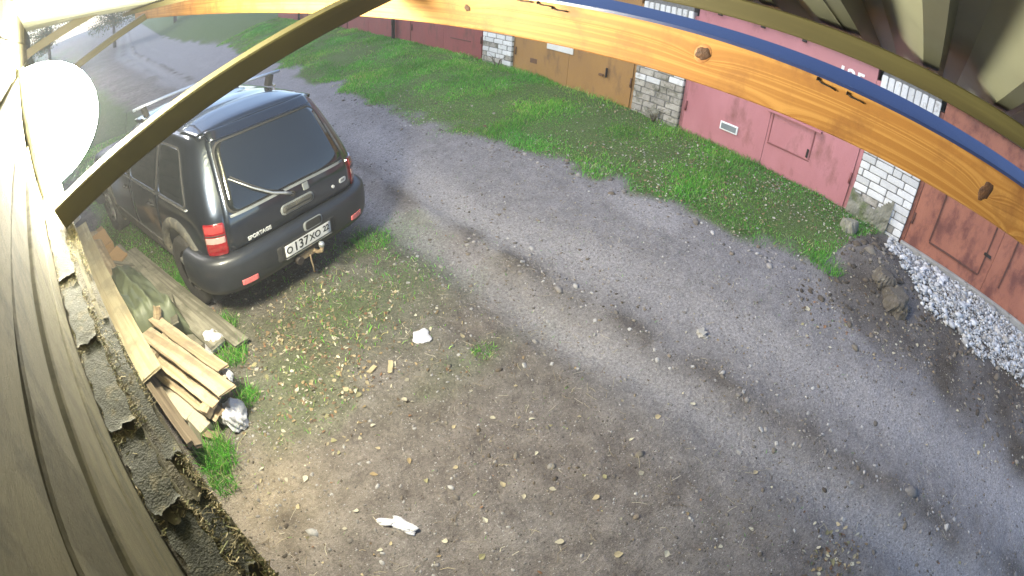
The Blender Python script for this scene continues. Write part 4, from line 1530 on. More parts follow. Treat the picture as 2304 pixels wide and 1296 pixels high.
P = [on_rear(x, z_, o_) for (x, z_, o_) in ((-0.02, 0.92, 0.018), (-0.10, 0.955, 0.036), (-0.22, 1.00, 0.044), (-0.36, 1.09, 0.040), (-0.52, 1.22, 0.030))]  # arm from the pivot
wp = ob('wiper', tube_me('wiper', P, 0.009, 8, [0.016, 0.012, 0.010, 0.008, 0.004]), MT['galv'], tg)
P = [on_rear(x, z_, 0.024) for (x, z_) in ((-0.10, 0.975), (-0.24, 1.03), (-0.38, 1.13), (-0.50, 1.23))]
ob('wiper_blade', tube_me('wiper_blade', P, 0.007, 6), MT['rubber'], wp)
ob('wiper_cap', cyl_me('wiper_cap', 0.024, 0.03, 14, 'Y'), MT['rubber'], wp, on_rear(-0.02, 0.92, 0.018))
hp = patch('handle_recess', on_rear, 0.775, 0.865, lambda z: -0.17, lambda z: 0.20, 0.044, 0.016, 0.010, MT['seal_grey'], tg, 14, 10)
patch('handle', on_rear, 0.790, 0.850, lambda z: -0.150, lambda z: 0.180, 0.028, 0.030, 0.016, MT['cladding'], hp, 12, 10)
patch('handle_slot', on_rear, 0.812, 0.822, lambda z: -0.13, lambda z: 0.15, 0.004, 0.033, 0.004, MT['plate_black'], hp, 12, 8)
patch('emblem', on_rear, 0.895, 0.955, lambda z: 0.10, lambda z: 0.17, 0.012, 0.014, 0.006, MT['seal_grey'], tg, 5, 8)
ob('lock', cyl_me('lock', 0.015, 0.014, 14, 'Y'), MT['badge_silver'], tg, on_rear(0.43, 0.80, 0.014))
patch('oval_badge', on_rear, 0.788, 0.832, lambda z: 0.515, lambda z: 0.610, 0.021, 0.014, 0.006, MT['badge_silver'], tg, 8, 10)


def rear_text(txt, size, x, z_, off, mt, parent, depth=0.002, sx=1.0, bold=0.0, nm='lettering'):
    me = text_me(nm, txt, size, depth, sx, bold)
    p0 = on_rear(x, z_, off)
    n = cnorm(max(t_of_x(x, z_), 0.02), z_, 1 if x >= 0 else -1)
    right = on_rear(x + 0.02, z_, off) - on_rear(x - 0.02, z_, off)
    right.normalize()
    u = n.cross(right).normalized()
    mm = Matrix((right, u, n)).transposed().to_4x4()
    mm.translation = p0
    o = ob(nm, me, mt, parent)
    o.matrix_local = mm
    return o


rear_text('KIA', 0.026, 0.5625, 0.810, 0.0155, MT['plate_black'], tg, 0.001, 1.1)
rear_text('SPORTAGE', 0.046, -0.41, 0.748, 0.0125, MT['badge_silver'], tg, 0.003, 1.05, 0.001)

# rear bumper
def wrap(name, prof_, tmax, mt, parent, zb_=0.6, nt=44, front=False, tmin=None, sgn_only=None):
    """belt wrapped round the skin: prof_ is a closed list of (z, outward offset)"""
    V, Fc = [], []
    if sgn_only:
        ts = [(t, sgn_only) for t in np.linspace(tmin, tmax, nt)]
    else:
        a = list(np.linspace(0, 1, nt // 2)) + list(np.linspace(1, tmax, 6))[1:]
        ts = [(t, -1) for t in a[:0:-1]] + [(t, 1) for t in a]
    for (t, s_) in ts:
        tt = 3 - t if front else t
        p0 = cpt(tt, zb_, s_)
        n = cnorm(min(max(tt, 0.03), 2.97), zb_, s_)
        n.z = 0
        n.normalize()
        for (z_, o_) in prof_:
            q = p0 + n * o_
            V.append(Vector((q.x, q.y, z_)))
    k = len(prof_)
    for i in range(len(ts) - 1):
        for j in range(k):
            Fc.append((i * k + j, i * k + (j + 1) % k, (i + 1) * k + (j + 1) % k, (i + 1) * k + j))
    Fc.append(tuple(range(k)))
    Fc.append(tuple((len(ts) - 1) * k + j for j in range(k - 1, -1, -1)))
    bm = bmesh.new()
    bv = [bm.verts.new(q) for q in V]
    for f_ in Fc:
        bm.faces.new([bv[i] for i in f_])
    bmesh.ops.recalc_face_normals(bm, faces=bm.faces)
    return ob(name, bm_mesh(name, bm, True), mt, parent)


def bump_pt(x, z_, off):
    t = t_of_x(x, 0.6)
    p0 = cpt(t, 0.6, 1 if x >= 0 else -1)
    n = cnorm(max(t, 0.03), 0.6, 1 if x >= 0 else -1)
    n.z = 0
    n.normalize()
    q = p0 + n * off
    return Vector((q.x, q.y, z_))


bprof = [(0.365, 0.0), (0.355, 0.06), (0.375, 0.095), (0.43, 0.112), (0.52, 0.118), (0.60, 0.116), (0.655, 0.106), (0.680, 0.085), (0.692, 0.045), (0.694, -0.03), (0.55, -0.04)]
bp_ = wrap('rear_bumper', bprof, 1.02, MT['bumper_plastic'], car)
bp_.data.polygons.foreach_set('use_smooth', [True] * len(bp_.data.polygons))
# step pad with its notch, plate panel, reflectors
patch('step_recess', bump_pt, 0.585, 0.672, lambda z: -0.02, lambda z: 0.19, 0.03, 0.122, 0.012, MT['seal_grey'], bp_, 8, 10)
patch('step_notch', bump_pt, 0.597, 0.668, lambda z: -0.005, lambda z: 0.175, 0.026, 0.1245, 0.004, MT['rubber'], bp_, 8, 10)
patch('plate_panel', bump_pt, 0.445, 0.585, lambda z: -0.33, lambda z: 0.33, 0.02, 0.123, 0.02, MT['rubber'], bp_, 12, 10)
pf = patch('plate_frame', bump_pt, 0.452, 0.578, lambda z: -0.275, lambda z: 0.275, 0.012, 0.132, 0.012, MT['plate_black'], bp_, 12, 10)
pl = patch('licence_plate', bump_pt, 0.466, 0.572, lambda z: -0.260, lambda z: 0.260, 0.010, 0.135, 0.005, MT['plate_white'], bp_, 12, 10)
patch('plate_light_bar', bump_pt, 0.448, 0.458, lambda z: -0.265, lambda z: 0.265, 0.003, 0.140, 0.012, MT['chrome'], bp_, 12, 8)
for (tx, x, sz, mt_, zc) in (('O', -0.215, 0.085, 'plate_black', 0.517), ('137', -0.085, 0.115, 'plate_black', 0.519), ('XO', 0.075, 0.085, 'plate_black', 0.517), ('22', 0.205, 0.075, 'plate_black', 0.524)):
    me = text_me('lettering', tx, sz, 0.001, 1.0, 0.0015)
    q = bump_pt(x, zc, 0.1365)
    ob('lettering', me, MT[mt_], pl, q, (R(90), 0, 0))
for x, w_ in ((-0.60, 0.065), (0.60, 0.065)):
    patch('reflector', bump_pt, 0.425, 0.470, lambda z, x=x: x - w_, lambda z, x=x: x + w_, 0.008, 0.122, 0.012, MT['reflector'], bp_, 6, 8)

# tow bar
tb = ob('tow_bar', tube_me('tow_bar', [(0.06, 0.35, 0.36), (0.06, 0.02, 0.36), (0.06, -0.10, 0.37), (0.06, -0.16, 0.40), (0.06, -0.165, 0.44)], 0.018, 10), MT['rusty_hitch'], car)
bm = bmesh.new()
bmesh.ops.create_uvsphere(bm, u_segments=16, v_segments=10, radius=0.028)
ob('tow_ball', bm_mesh('tow_ball', bm, True), MT['galv'], tb, (0.06, -0.165, 0.465))
ob('hitch_plate', box_me('hitch_plate', 0.20, 0.03, 0.07, 0.006), MT['rusty_hitch'], tb, (-0.02, -0.03, 0.365))
ob('socket', cyl_me('socket', 0.036, 0.06, 14, 'Y'), MT['dark_iron'], tb, (-0.13, -0.06, 0.37))
ob('chain', tube_me('chain', [(0.0, -0.06, 0.36), (-0.005, -0.07, 0.30), (0.01, -0.065, 0.24), (0.005, -0.07, 0.19)], 0.008, 6), MT['rusty_hitch'], tb)

# tail lights on the corners
for sg in (-1, 1):
    fn = on_side(sg)

    def corner(u, z_, off, sg=sg):
        t = u
        return cpt(t, z_, sg) + cnorm(t, z_, sg) * off
    # u runs along the outline: 0.33..0.80 is the rear corner
    tl = patch('tail_light', corner, 0.695, 0.955, lambda z: 0.46, lambda z: 0.80, 0.02, 0.012, 0.014, MT['lens_red'], car, 16, 14)
    patch('reversing_lens', corner, 0.800, 0.850, lambda z: 0.475, lambda z: 0.785, 0.01, 0.0155, 0.006, MT['lens_clear'], tl, 12, 8)
    patch('indicator_lens', corner, 0.885, 0.940, lambda z: 0.475, lambda z: 0.785, 0.01, 0.0150, 0.006, MT['lens_dark'], tl, 12, 8)
    patch('light_rib', corner, 0.860, 0.868, lambda z: 0.475, lambda z: 0.785, 0.002, 0.0165, 0.004, MT['plate_black'], tl, 12, 8)

# flanks: doors, windows, handles, cladding, flares, wheels
for sg in (-1, 1):
    fn = on_side(sg)
    dn = {}
    for nm, ya, yb in (('rear_door', 1.18, 1.98), ('front_door', 1.995, 2.93)):
        d = patch('door', fn, 0.42, 0.995, lambda z, ya=ya: ya, lambda z, yb=yb: yb + (0.0), 0.03, 0.006, 0.012, MT['car_paint'], car, 14, 14)
        dn[nm] = d
        yh = ya + 0.10
        hb = patch('handle_cup', fn, 0.865, 0.915, lambda z: yh - 0.012, lambda z: yh + 0.135, 0.02, 0.010, 0.005, MT['rubber'], d, 6, 8)
        ob('door_handle', tube_me('door_handle', [fn(yh, 0.89, 0.010), fn(yh + 0.02, 0.892, 0.034), fn(yh + 0.10, 0.892, 0.034), fn(yh + 0.12, 0.89, 0.010)], 0.011, 8), MT['rubber'], d)
    # glass: rear quarter, rear door, front door
    for nm, ya, yb, sa, sb, host in (('quarter_window', 0.52, 1.13, 0.45, 0.02, car), ('side_window', 1.20, 1.97, -0.02, 0.03, dn['rear_door']), ('side_window', 2.01, 2.86, -0.02, -1.02, dn['front_door'])):
        L0 = lambda z, ya=ya, sa=sa: ya + sa * (z - 1.03)
        L1 = lambda z, yb=yb, sb=sb: yb + sb * (z - 1.03)
        patch('window_seal', fn, 1.015, 1.475, lambda z: L0(z) - 0.015, lambda z: L1(z) + 0.015, 0.06, 0.008, 0.008, MT['rubber'], host, 14, 14)
        patch(nm, fn, 1.035, 1.460, L0, L1, 0.05, 0.011, 0.006, MT['car_glass'], host, 14, 14)
        patch('chrome_strip', fn, 1.003, 1.020, L0, L1, 0.004, 0.014, 0.010, MT['chrome'], host, 14, 8)
    for (ya, yb) in ((1.24, 2.90),):
        patch('side_cladding', fn, 0.345, 0.50, lambda z: ya, lambda z: yb, 0.02, 0.020, 0.024, MT['cladding'], car, 22, 10)
    for wi, wy in enumerate(WY):
        # flare: arched lip over the wheel opening
        V, Fc = [], []
        na = 26
        for i in range(na + 1):
            a = R(-14) + (math.pi + R(28)) * i / na
            for (rr, o_) in ((0.410, -0.03), (0.410, 0.022), (0.440, 0.030), (0.490, 0.022), (0.505, -0.004)):
                y, z_ = wy + rr * math.cos(a), 0.37 + rr * math.sin(a)
                xs = itp(max(z_, 0.31), WT)
                V.append(Vector((sg * (xs + o_), y, z_)))
        for i in range(na):
            for j in range(4):
                q = i * 5 + j
                Fc.append((q, q + 5, q + 6, q + 1))
        ob('wheel_flare', mesh('wheel_flare', V, Fc if sg < 0 else [f[::-1] for f in Fc], True), MT['cladding'], car)
        # wheel
        V, Fc = [], []
        pr = [(0.20, -0.085), (0.27, -0.10), (0.315, -0.103), (0.338, -0.092), (WRAD, -0.05), (WRAD, 0.05), (0.338, 0.092), (0.315, 0.103), (0.27, 0.10), (0.20, 0.085)]
        n = 40
        for i in range(n):
            a = 2 * math.pi * i / n
            for (rr, x) in pr:
                if 0.336 < rr and i % 2:
                    rr -= 0.006
                V.append((x, rr * math.cos(a), rr * math.sin(a)))
        k = len(pr)
        for i in range(n):
            for j in range(k - 1):
                Fc.append((i * k + j, i * k + j + 1, ((i + 1) % n) * k + j + 1, ((i + 1) % n) * k + j))
        wh = ob('wheel', mesh('tyre', V, Fc, True), MT['tyre'], car, (sg * 0.745, wy, WRAD - 0.012))
        bm = bmesh.new()
        for (rr, x0, x1) in ((0.205, -0.08, 0.055), (0.055, 0.02, 0.085)):
            g_ = bmesh.ops.create_cone(bm, cap_ends=True, segments=28, radius1=rr, radius2=rr * 0.96, depth=x1 - x0)
            bmesh.ops.rotate(bm, matrix=Matrix.Rotation(R(90), 3, 'Y'), verts=g_['verts'])
            bmesh.ops.translate(bm, vec=((x0 + x1) / 2, 0, 0), verts=g_['verts'])
        for s5 in range(5):
            g_ = bmesh.ops.create_cube(bm, size=1)
            for v in g_['verts']:
                v.co = Vector((v.co.x * 0.05 + 0.06, v.co.y * 0.05 * (1.2 - 0.4 * (v.co.z + .5)), v.co.z * 0.16 + 0.115))
            bmesh.ops.rotate(bm, matrix=Matrix.Rotation(s5 * 2 * math.pi / 5, 3, 'X'), verts=g_['verts'])
        if sg < 0:
            bmesh.ops.scale(bm, vec=(-1, 1, 1), verts=bm.verts)
            bmesh.ops.reverse_faces(bm, faces=bm.faces)
        ob('rim', bm_mesh('rim', bm), MT['rim_alloy'], wh)
        if wi == 0:
            ob('mud_flap', box_me('mud_flap', 0.22, 0.012, 0.26, 0.004), MT['rubber'], car, (sg * 0.74, 0.385, 0.30), (R(-6), 0, 0))
    # door mirror
    mo = ob('door_mirror', box_me('door_mirror', 0.17, 0.09, 0.13, 0.025, 3), MT['bumper_plastic'], car, (sg * 0.93, 2.72, 1.05))
    ob('mirror_glass', box_me('mirror_glass', 0.14, 0.004, 0.10, 0), MT['car_glass'], mo, (0, -0.047, 0))
    ob('mirror_arm', box_me('mirror_arm', 0.08, 0.05, 0.05, 0.01), MT['bumper_plastic'], mo, (-sg * 0.10, 0.01, -0.03))
    # head light
    def fcorner(u, z_, off, sg=sg):
        t = 3 - u
        return cpt(t, z_, sg) + cnorm(t, z_, sg) * off
    patch('head_light', fcorner, 0.70, 0.85, lambda z: 0.42, lambda z: 0.78, 0.03, 0.010, 0.012, MT['lens_clear'], car, 12, 10)
patch('windscreen', on_front, 1.06, 1.50, lambda z: -0.62 + 0.18 * (z - 1.06), lambda z: 0.62 - 0.18 * (z - 1.06), 0.06, 0.010, 0.010, MT['car_glass'], car, 20, 14)
patch('grille', on_front, 0.70, 0.83, lambda z: -0.33, lambda z: 0.33, 0.03, 0.008, 0.010, MT['rubber'], car, 14, 10)
wrap('front_bumper', bprof, 1.0, MT['bumper_plastic'], car, front=True)
# roof seams and rack
roofV, roofF = [], []
ny_, nx_ = 26, 24
for j in range(ny_ + 1):
    y = 0.47 + (2.06 - 0.47) * j / ny_
    for i in range(nx_ + 1):
        u = -1 + 2 * i / nx_
        hw = 0.622 - 0.02 * (abs(2 * j / ny_ - 1) ** 3)
        yy = y - (0.035 * (1 - u * u) if j < 3 else 0) + (0.05 * (u * u) if j > ny_ - 3 else 0)
        z_ = 1.563 + 0.088 * (1 - abs(u) ** 2.8) ** 0.8 * (0.35 + 0.65 * min(1, (j / ny_) / 0.20) ** 0.6) * (0.3 + 0.7 * min(1, (1 - j / ny_) / 0.15) ** 0.6)
        if 6 <= j <= 7 or 11 <= j <= 12:
            z_ -= 0.004
        roofV.append((u * hw, yy, z_))
for j in range(ny_):
    for i in range(nx_):
        a = j * (nx_ + 1) + i
        roofF.append((a, a + 1, a + nx_ + 2, a + nx_ + 1))
rp = ob('roof_panel', mesh('roof_panel', roofV, roofF, True), MT['car_paint'], car)
sm_ = rp.modifiers.new('s', 'SOLIDIFY')
sm_.thickness = 0.03
sm_.offset = -1
for yy in (1.10, 1.78):
    rk = ob('roof_rack_bar', tube_me('roof_rack_bar', [(-0.71, yy, 1.722), (-0.3, yy, 1.728), (0.3, yy, 1.728), (0.71, yy, 1.722)], 0.016, 10), MT['rack_bar'], car)
    for sg in (-1, 1):
        ft = ob('rack_foot', box_me('rack_foot', 0.055, 0.075, 0.12, 0.012, 2), MT['rubber'], rk, (sg * 0.575, yy, 1.660), (0, sg * R(16), 0))
        ob('rack_clamp', box_me('rack_clamp', 0.03, 0.11, 0.03, 0.008, 2), MT['chrome'], ft, (sg * 0.045, 0, -0.05))
ob('antenna', tube_me('antenna', [(-0.62, 2.75, 1.02), (-0.60, 2.5, 1.45), (-0.59, 2.4, 1.62)], 0.003, 5), MT['rubber'], car)

# ------------------------------------------------------------------ grass
def blades(name, X, Y, H, Wd, lean, cols, Z=None):
    """curved tapering blades, one mesh; X..lean are arrays"""
    n = len(X)
    Z = gh(X, Y) if Z is None else Z
    a = rng.random(n) * 2 * np.pi
    dx, dy = np.cos(a), np.sin(a)
    b = rng.random(n) * 2 * np.pi
    wx, wy = np.cos(b) * Wd, np.sin(b) * Wd
    V = np.zeros((n, 5, 3))
    for k, (t, wf) in enumerate(((0, 1), (0, -1), (0.55, 0.75), (0.55, -0.75), (1, 0))):
        ln = lean * H * t ** 1.8
        V[:, k, 0] = X + wx * wf + dx * ln
        V[:, k, 1] = Y + wy * wf + dy * ln
        V[:, k, 2] = Z - 0.01 + H * (t - 0.30 * lean * t * t)
    base = np.arange(n)[:, None] * 5
    tri = np.concatenate([base + np.array([[0, 1, 2]]), base + np.array([[1, 3, 2]]), base + np.array([[2, 3, 4]])], 0)
    me = np_mesh(name, V.reshape(-1, 3), tri)
    vcol(me, 'Col', np.repeat(cols, 5, 0))
    return me


def gcol(n, dry=0.12):
    pal_ = np.array([(0.068, 0.21, 0.030), (0.095, 0.27, 0.040), (0.050, 0.155, 0.024), (0.135, 0.30, 0.050), (0.18, 0.27, 0.075), (0.30, 0.28, 0.16)])
    w = np.array([0.30, 0.28, 0.16, 0.16, 0.10 - dry * 0.2, dry])
    w = np.clip(w, 0.01, None)
    c = pal_[rng.choice(len(pal_), n, p=w / w.sum())]
    return c * (0.75 + 0.5 * rng.random((n, 1))) * np.array([[1.2, 1.42, 1.05]])


def patchy(X, Y):
    """weeds grow in patches of their own green: darker clumps, yellower ones"""
    a = vn(X, Y, 2.3, 76)[:, None]
    b = vn(X, Y, 1.1, 77)[:, None]
    return (0.85 + 0.7 * a) * (1 + (b - 0.35) * np.array([[0.8, 0.2, 0.2]]))


# verge
N = 260000
X = rng.uniform(3.6, 6.62, N)
Y = rng.uniform(0.2, 21, N)
v_ = verge_amt(X, Y)
thick = 0.18 + 1.15 * sm((vn(X, Y, 1.6, 70) - 0.12) / 0.5)
worn = sm((Y - 1.0) / 3.5) * 0.35 + 0.62                      # thinner towards the spoil heap
keep = rng.random(N) < v_ * thick * worn * np.where(Y > 10, 0.5, 0.85)
X, Y = X[keep], Y[keep]
tall = 0.35 + 1.3 * vn(X, Y, 2.6, 71) ** 1.5 + 0.9 * sm((X - 6.25) / 0.35) * vn(X, Y, 1.7, 75)
H = (0.03 + 0.055 * rng.random(len(X))) * tall
me = blades('verge_grass', X, Y, H, 0.0022 + 0.002 * rng.random(len(X)) + 0.002 * (Y > 8), 0.3 + 0.7 * rng.random(len(X)), gcol(len(X), 0.10) * patchy(X, Y))
tag(kind(ob('verge_grass', me, BLADE), 'stuff'), 'green grass on the verge in front of the garages', 'grass')
# yard
N = 150000
X = rng.uniform(-1.9, 3.2, N)
Y = rng.uniform(2.0, 12, N)
keep = rng.random(N) < yard_grass(X, Y) ** 1.3 * (0.35 + 0.8 * vn(X, Y, 2.6, 72)) * 0.85
X, Y = X[keep], Y[keep]
H = (0.02 + 0.045 * rng.random(len(X))) * (0.6 + 0.7 * vn(X, Y, 2.1, 73))
me = blades('yard_grass', X, Y, H, 0.002 + 0.002 * rng.random(len(X)), 0.3 + 0.7 * rng.random(len(X)), gcol(len(X), 0.16) * patchy(X, Y))
tag(kind(ob('yard_grass', me, BLADE), 'stuff'), 'patchy grass round the car and behind it', 'grass')
# sparse sprigs on the bare dirt
N = 5000
X = rng.uniform(-0.2, 4.4, N)
Y = rng.uniform(-3, 5, N)
keep = rng.random(N) < (vn(X, Y, 1.4, 74) ** 4) * 1.2
X, Y = X[keep], Y[keep]
me = blades('sprigs', X, Y, 0.012 + 0.03 * rng.random(len(X)), 0.0015 + 0.0012 * rng.random(len(X)), 0.6 + 0.6 * rng.random(len(X)), gcol(len(X), 0.5))
tag(kind(ob('sprigs', me, BLADE), 'stuff'), 'thin dry sprigs on the bare dirt', 'grass')


def tuft(x, y, n, rad, h, label, dry=0.1, z=None, name='grass_tuft', cat='grass tuft', group='grass tufts and weeds'):
    a = rng.random(n) * 2 * np.pi
    r_ = rad * np.sqrt(rng.random(n))
    X, Y = r_ * np.cos(a), r_ * np.sin(a)
    zg = gz(x, y) if z is None else z
    me = blades(name, X, Y, h * (0.45 + 0.65 * rng.random(n)), 0.002 + 0.0025 * rng.random(n), 0.35 + 0.75 * rng.random(n), gcol(n, dry), Z=np.zeros(n))
    o = ob(name, me, BLADE, None, (x, y, zg))
    tag(o, label, cat, group)
    return o


q = S(0.24, 2.42, 0)
tuft(q.x, q.y, 420, 0.15, 0.22, 'tall green grass tuft below the white bag beside the ledge')
q = S(0.16, 2.22, 0)
tuft(q.x, q.y, 160, 0.10, 0.13, 'lower grass tuft just under the tall one by the ledge', 0.3)
q = S(0.72, 2.75, 0)
tuft(q.x, q.y, 190, 0.09, 0.15, 'grass tuft at the end of the pallet boards')
q = S(0.86, 3.22, 0)
tuft(q.x, q.y, 260, 0.13, 0.14, 'grass tuft beside the upper white bag')
q = S(0.98, 3.65, 0)
tuft(q.x, q.y, 260, 0.14, 0.13, 'grass tuft at the end of the grey boards near the rear wheel')
q = S(0.90, 4.75, 0)
tuft(q.x, q.y, 300, 0.16, 0.12, 'grass tuft between the tarpaulin and the car')
tuft(2.05, 4.15, 320, 0.22, 0.07, 'low green tuft at the right rear corner of the car')
tuft(1.92, 2.2, 160, 0.10, 0.05, 'low flat tuft on the dirt behind the car', 0.2)
tuft(5.02, 0.62, 420, 0.22, 0.12, 'dense grass clump at the end of the verge by the dark heap')
for (x, y, lab) in ((6.48, 3.95, 'dry dead weed against the grey stained brick pier'), (6.50, 7.5, 'dry dead weed at the foot of the far brick pier')):
    e = empty('dead_weed', (x, y, gz(x, y)))
    tag(e, lab, 'weed', 'grass tufts and weeds')
    for k in range(11):
        a = random.uniform(0, 6.28)
        l_ = random.uniform(0.12, 0.30)
        P = [(0.02 * math.cos(a), 0.02 * math.sin(a), -0.02), (l_ * 0.3 * math.cos(a), l_ * 0.3 * math.sin(a), l_ * 0.6), (l_ * 0.75 * math.cos(a + .3), l_ * 0.75 * math.sin(a + .3), l_ * random.uniform(0.6, 1.0))]
        me = tube_me('stalk', P, 0.005, 5, [0.006, 0.004, 0.002])
        vcol(me, 'Col', [(0.13, 0.10, 0.065)] * len(me.vertices))
        ob('stalk', me, TWIG, e)

# ------------------------------------------------------------------ fallen leaves
LEAFC = [(0.25, 0.185, 0.10), (0.17, 0.125, 0.075), (0.34, 0.285, 0.18), (0.12, 0.085, 0.055), (0.42, 0.39, 0.30), (0.19, 0.105, 0.06), (0.33, 0.30, 0.225), (0.24, 0.22, 0.12)]


def leaf_geo(L_, w, curl, r):
    """ovate leaf: outline of ten points round a midrib, cupped and bent"""
    bend = r.uniform(-0.25, 0.35)
    tw = r.uniform(-0.5, 0.5)

    def pt(u, v):
        y = v * w
        return Vector(((u - 0.5) * L_, y, curl * (2 * v) ** 2 * 0.6 + bend * L_ * (u - 0.5) ** 2 + tw * y * (u - 0.5) + r.uniform(-.03, .03) * L_ * abs(v)))
    us, ws = (0.12, 0.33, 0.58, 0.82), (0.30, 0.50, 0.40, 0.19)
    pts = [pt(0, 0)] + [pt(u, a * r.uniform(0.8, 1.1)) for u, a in zip(us, ws)] + [pt(1, 0)] + \
          [pt(u, -a * r.uniform(0.8, 1.1)) for u, a in zip(us[::-1], ws[::-1])] + [pt(0.25, 0), pt(0.5, 0), pt(0.75, 0)]
    fac = [(0, 10, 1), (1, 10, 2), (10, 11, 2), (2, 11, 3), (11, 12, 3), (3, 12, 4), (12, 5, 4),
           (0, 9, 10), (9, 8, 10), (10, 8, 11), (8, 7, 11), (11, 7, 12), (7, 6, 12), (12, 6, 5)]
    return pts, fac


def leaf_field(name, pts, size, label, pal_=None):
    pal_ = pal_ or LEAFC
    V, Fc, Cc = [], [], []
    r = random.Random(len(pts))
    for (x, y, z_) in pts:
        L_ = size * r.uniform(0.35, 1.0) ** 0.8 * (1.5 if r.random() < 0.08 else 1)
        lv_, fc_ = leaf_geo(L_, L_ * r.uniform(0.35, 0.9), L_ * r.uniform(-0.15, 0.45), r)
        mt_ = Euler((r.gauss(0, 0.4), r.gauss(0, 0.4), r.uniform(0, 6.28))).to_matrix()
        i = len(V)
        V += [tuple(mt_ @ q + Vector((x, y, z_ + 0.006))) for q in lv_]
        Fc += [(i + a, i + b, i + c) for (a, b, c) in fc_]
        c = pal_[r.randrange(len(pal_))]
        k = r.uniform(0.7, 1.25)
        Cc += [tuple(min(1, v * k) for v in c)] * 13
    me = np_mesh(name, V, Fc)
    vcol(me, 'Col', Cc)
    tag(kind(ob(name, me, LEAFM), 'stuff'), label, 'leaves')


def scatter(n, x0, x1, y0, y1, dens, up=0.0):
    X, Y = rng.uniform(x0, x1, n), rng.uniform(y0, y1, n)
    k = rng.random(n) < dens(X, Y)
    X, Y = X[k], Y[k]
    Z = gh(X, Y) + up * rng.random(len(X))
    return list(zip(X.tolist(), Y.tolist(), Z.tolist()))


leaf_field('leaf_litter', scatter(9500, -0.2, 2.2, 2.0, 4.6, lambda X, Y: (0.45 * np.exp(-((X - 0.75) / 0.55) ** 2 - ((Y - 3.0) / 0.85) ** 2) + 0.25 * np.exp(-((X - 1.4) / 0.7) ** 2 - ((Y - 3.3) / 0.6) ** 2)) * (0.2 + 0.9 * vn(X, Y, 3, 80))), 0.041, 'brown and yellow leaves thick on the ground behind the car')
leaf_field('leaf_litter', scatter(13000, 4.1, 6.6, 0.3, 5.5, lambda X, Y: verge_amt(X, Y) * 0.48 * (0.15 + vn(X, Y, 2.4, 81)) * sm((5.2 - Y) / 2.5), 0.04), 0.038, 'pale dead leaves scattered through the verge grass', [(0.36, 0.34, 0.24), (0.42, 0.40, 0.32), (0.26, 0.21, 0.12), (0.36, 0.36, 0.29), (0.17, 0.12, 0.07), (0.24, 0.16, 0.08)])
leaf_field('leaf_litter', scatter(3000, 3.5, 6.3, 5, 12, lambda X, Y: verge_amt(X, Y) * 0.10, 0.04), 0.05, 'a few dead leaves on the far verge')
leaf_field('leaf_litter', scatter(9000, -0.4, 4.4, -3.2, 5, lambda X, Y: 0.32 * vn(X, Y, 1.8, 82) ** 2), 0.024, 'scattered leaf bits on the bare dirt')
leaf_field('leaf_litter', scatter(2600, 3.8, 5.4, -3.2, 0.6, lambda X, Y: 0.35 * vn(X, Y, 2.8, 83) * sm((X - 3.8) / .4)), 0.042, 'dead leaves on the dark soil below the white rubble')
leaf_field('leaf_litter', scatter(500, 1.9, 2.7, -1.2, -0.4, lambda X, Y: np.exp(-((X - 2.3) / 0.22) ** 2 - ((Y + 0.78) / 0.2) ** 2)), 0.05, 'clump of leaves at the bottom edge of the track')

SPOTS = [(3.4, 4.07), (3.98, 3.31), (3.05, 3.22), (3.1, 2.94), (2.82, 2.5), (3.02, 2.11), (2.15, 2.65), (2.55, 2.16), (2.79, 1.87), (2.9, 1.6), (2.87, 1.32), (3.3, 1.1), (2.85, 2.8), (4.6, 2.57), (2.32, 1.62), (2.2, 1.77), (3.31, 0.65), (3.06, 0.24), (2.84, 0.26), (2.58, 0.29), (2.82, 0.1), (2.96, 0.79), (2.19, 0.63), (3.22, 0.02), (3.06, -0.34), (3.08, -0.54), (3.07, -0.76), (3.08, -1.01), (2.91, -0.59), (3.2, -0.22), (3.42, -0.45), (2.62, -0.68), (2.77, -1.38), (3.03, -1.53), (3.53, -1.93), (3.45, -1.22), (3.43, -0.75), (3.48, 0.1), (1.91, 2.82), (2.24, 3.59), (4.05, 6.22), (4.1, 5.95), (3.44, 6.95), (3.43, 5.81), (4.1, 5.34), (3.82, 4.98), (2.45, 3.3), (2.6, 3.0), (3.7, 1.9), (4.0, 1.4), (3.9, 2.3), (2.95, 1.0), (3.0, 0.55), (2.05, 1.9), (1.75, 2.3), (1.95, 3.3), (2.15, 3.05), (3.55, 3.6), (4.2, 3.2), (4.3, 3.0)]
LSPOTS = [(1.29, 2.94), (1.33, 2.84), (1.57, 1.27), (1.29, 1.08), (1.25, 1.23), (0.73, 1.13), (0.83, 0.92), (0.64, 1.07), (0.47, 1.29), (0.39, 1.29), (0.3, 1.52), (0.13, 1.81), (0.42, 1.59), (0.58, 2.13), (0.53, 2.38), (0.88, 2.49), (0.93, 2.43), (1.17, 2.16), (1.3, 1.77), (0.27, 1.96), (1.76, 0.85), (1.91, 0.28), (1.6, 0.78), (2.11, 0.92), (1.55, 1.67), (2.39, 0.91), (2.68, 0.8), (2.27, -0.75), (2.16, -0.7), (2.39, -0.9), (2.11, -0.12), (1.22, 0.71), (1.4, 0.41), (1.87, -0.03), (0.9, 1.53), (0.9, 1.71), (0.79, 1.91), (0.87, 2.09), (1.59, 1.95), (1.86, 1.79), (0.05, 2.2), (0.2, 2.3), (0.66, 1.75), (1.1, 1.5), (1.0, 1.1), (1.45, 1.0), (2.0, 1.3), (1.3, 2.5), (0.7, 2.7), (0.35, 2.55), (1.9, 2.45), (1.75, 1.5), (1.95, 0.7), (2.5, 0.1), (1.6, 0.2), (2.9, -1.9)]
ICO = []
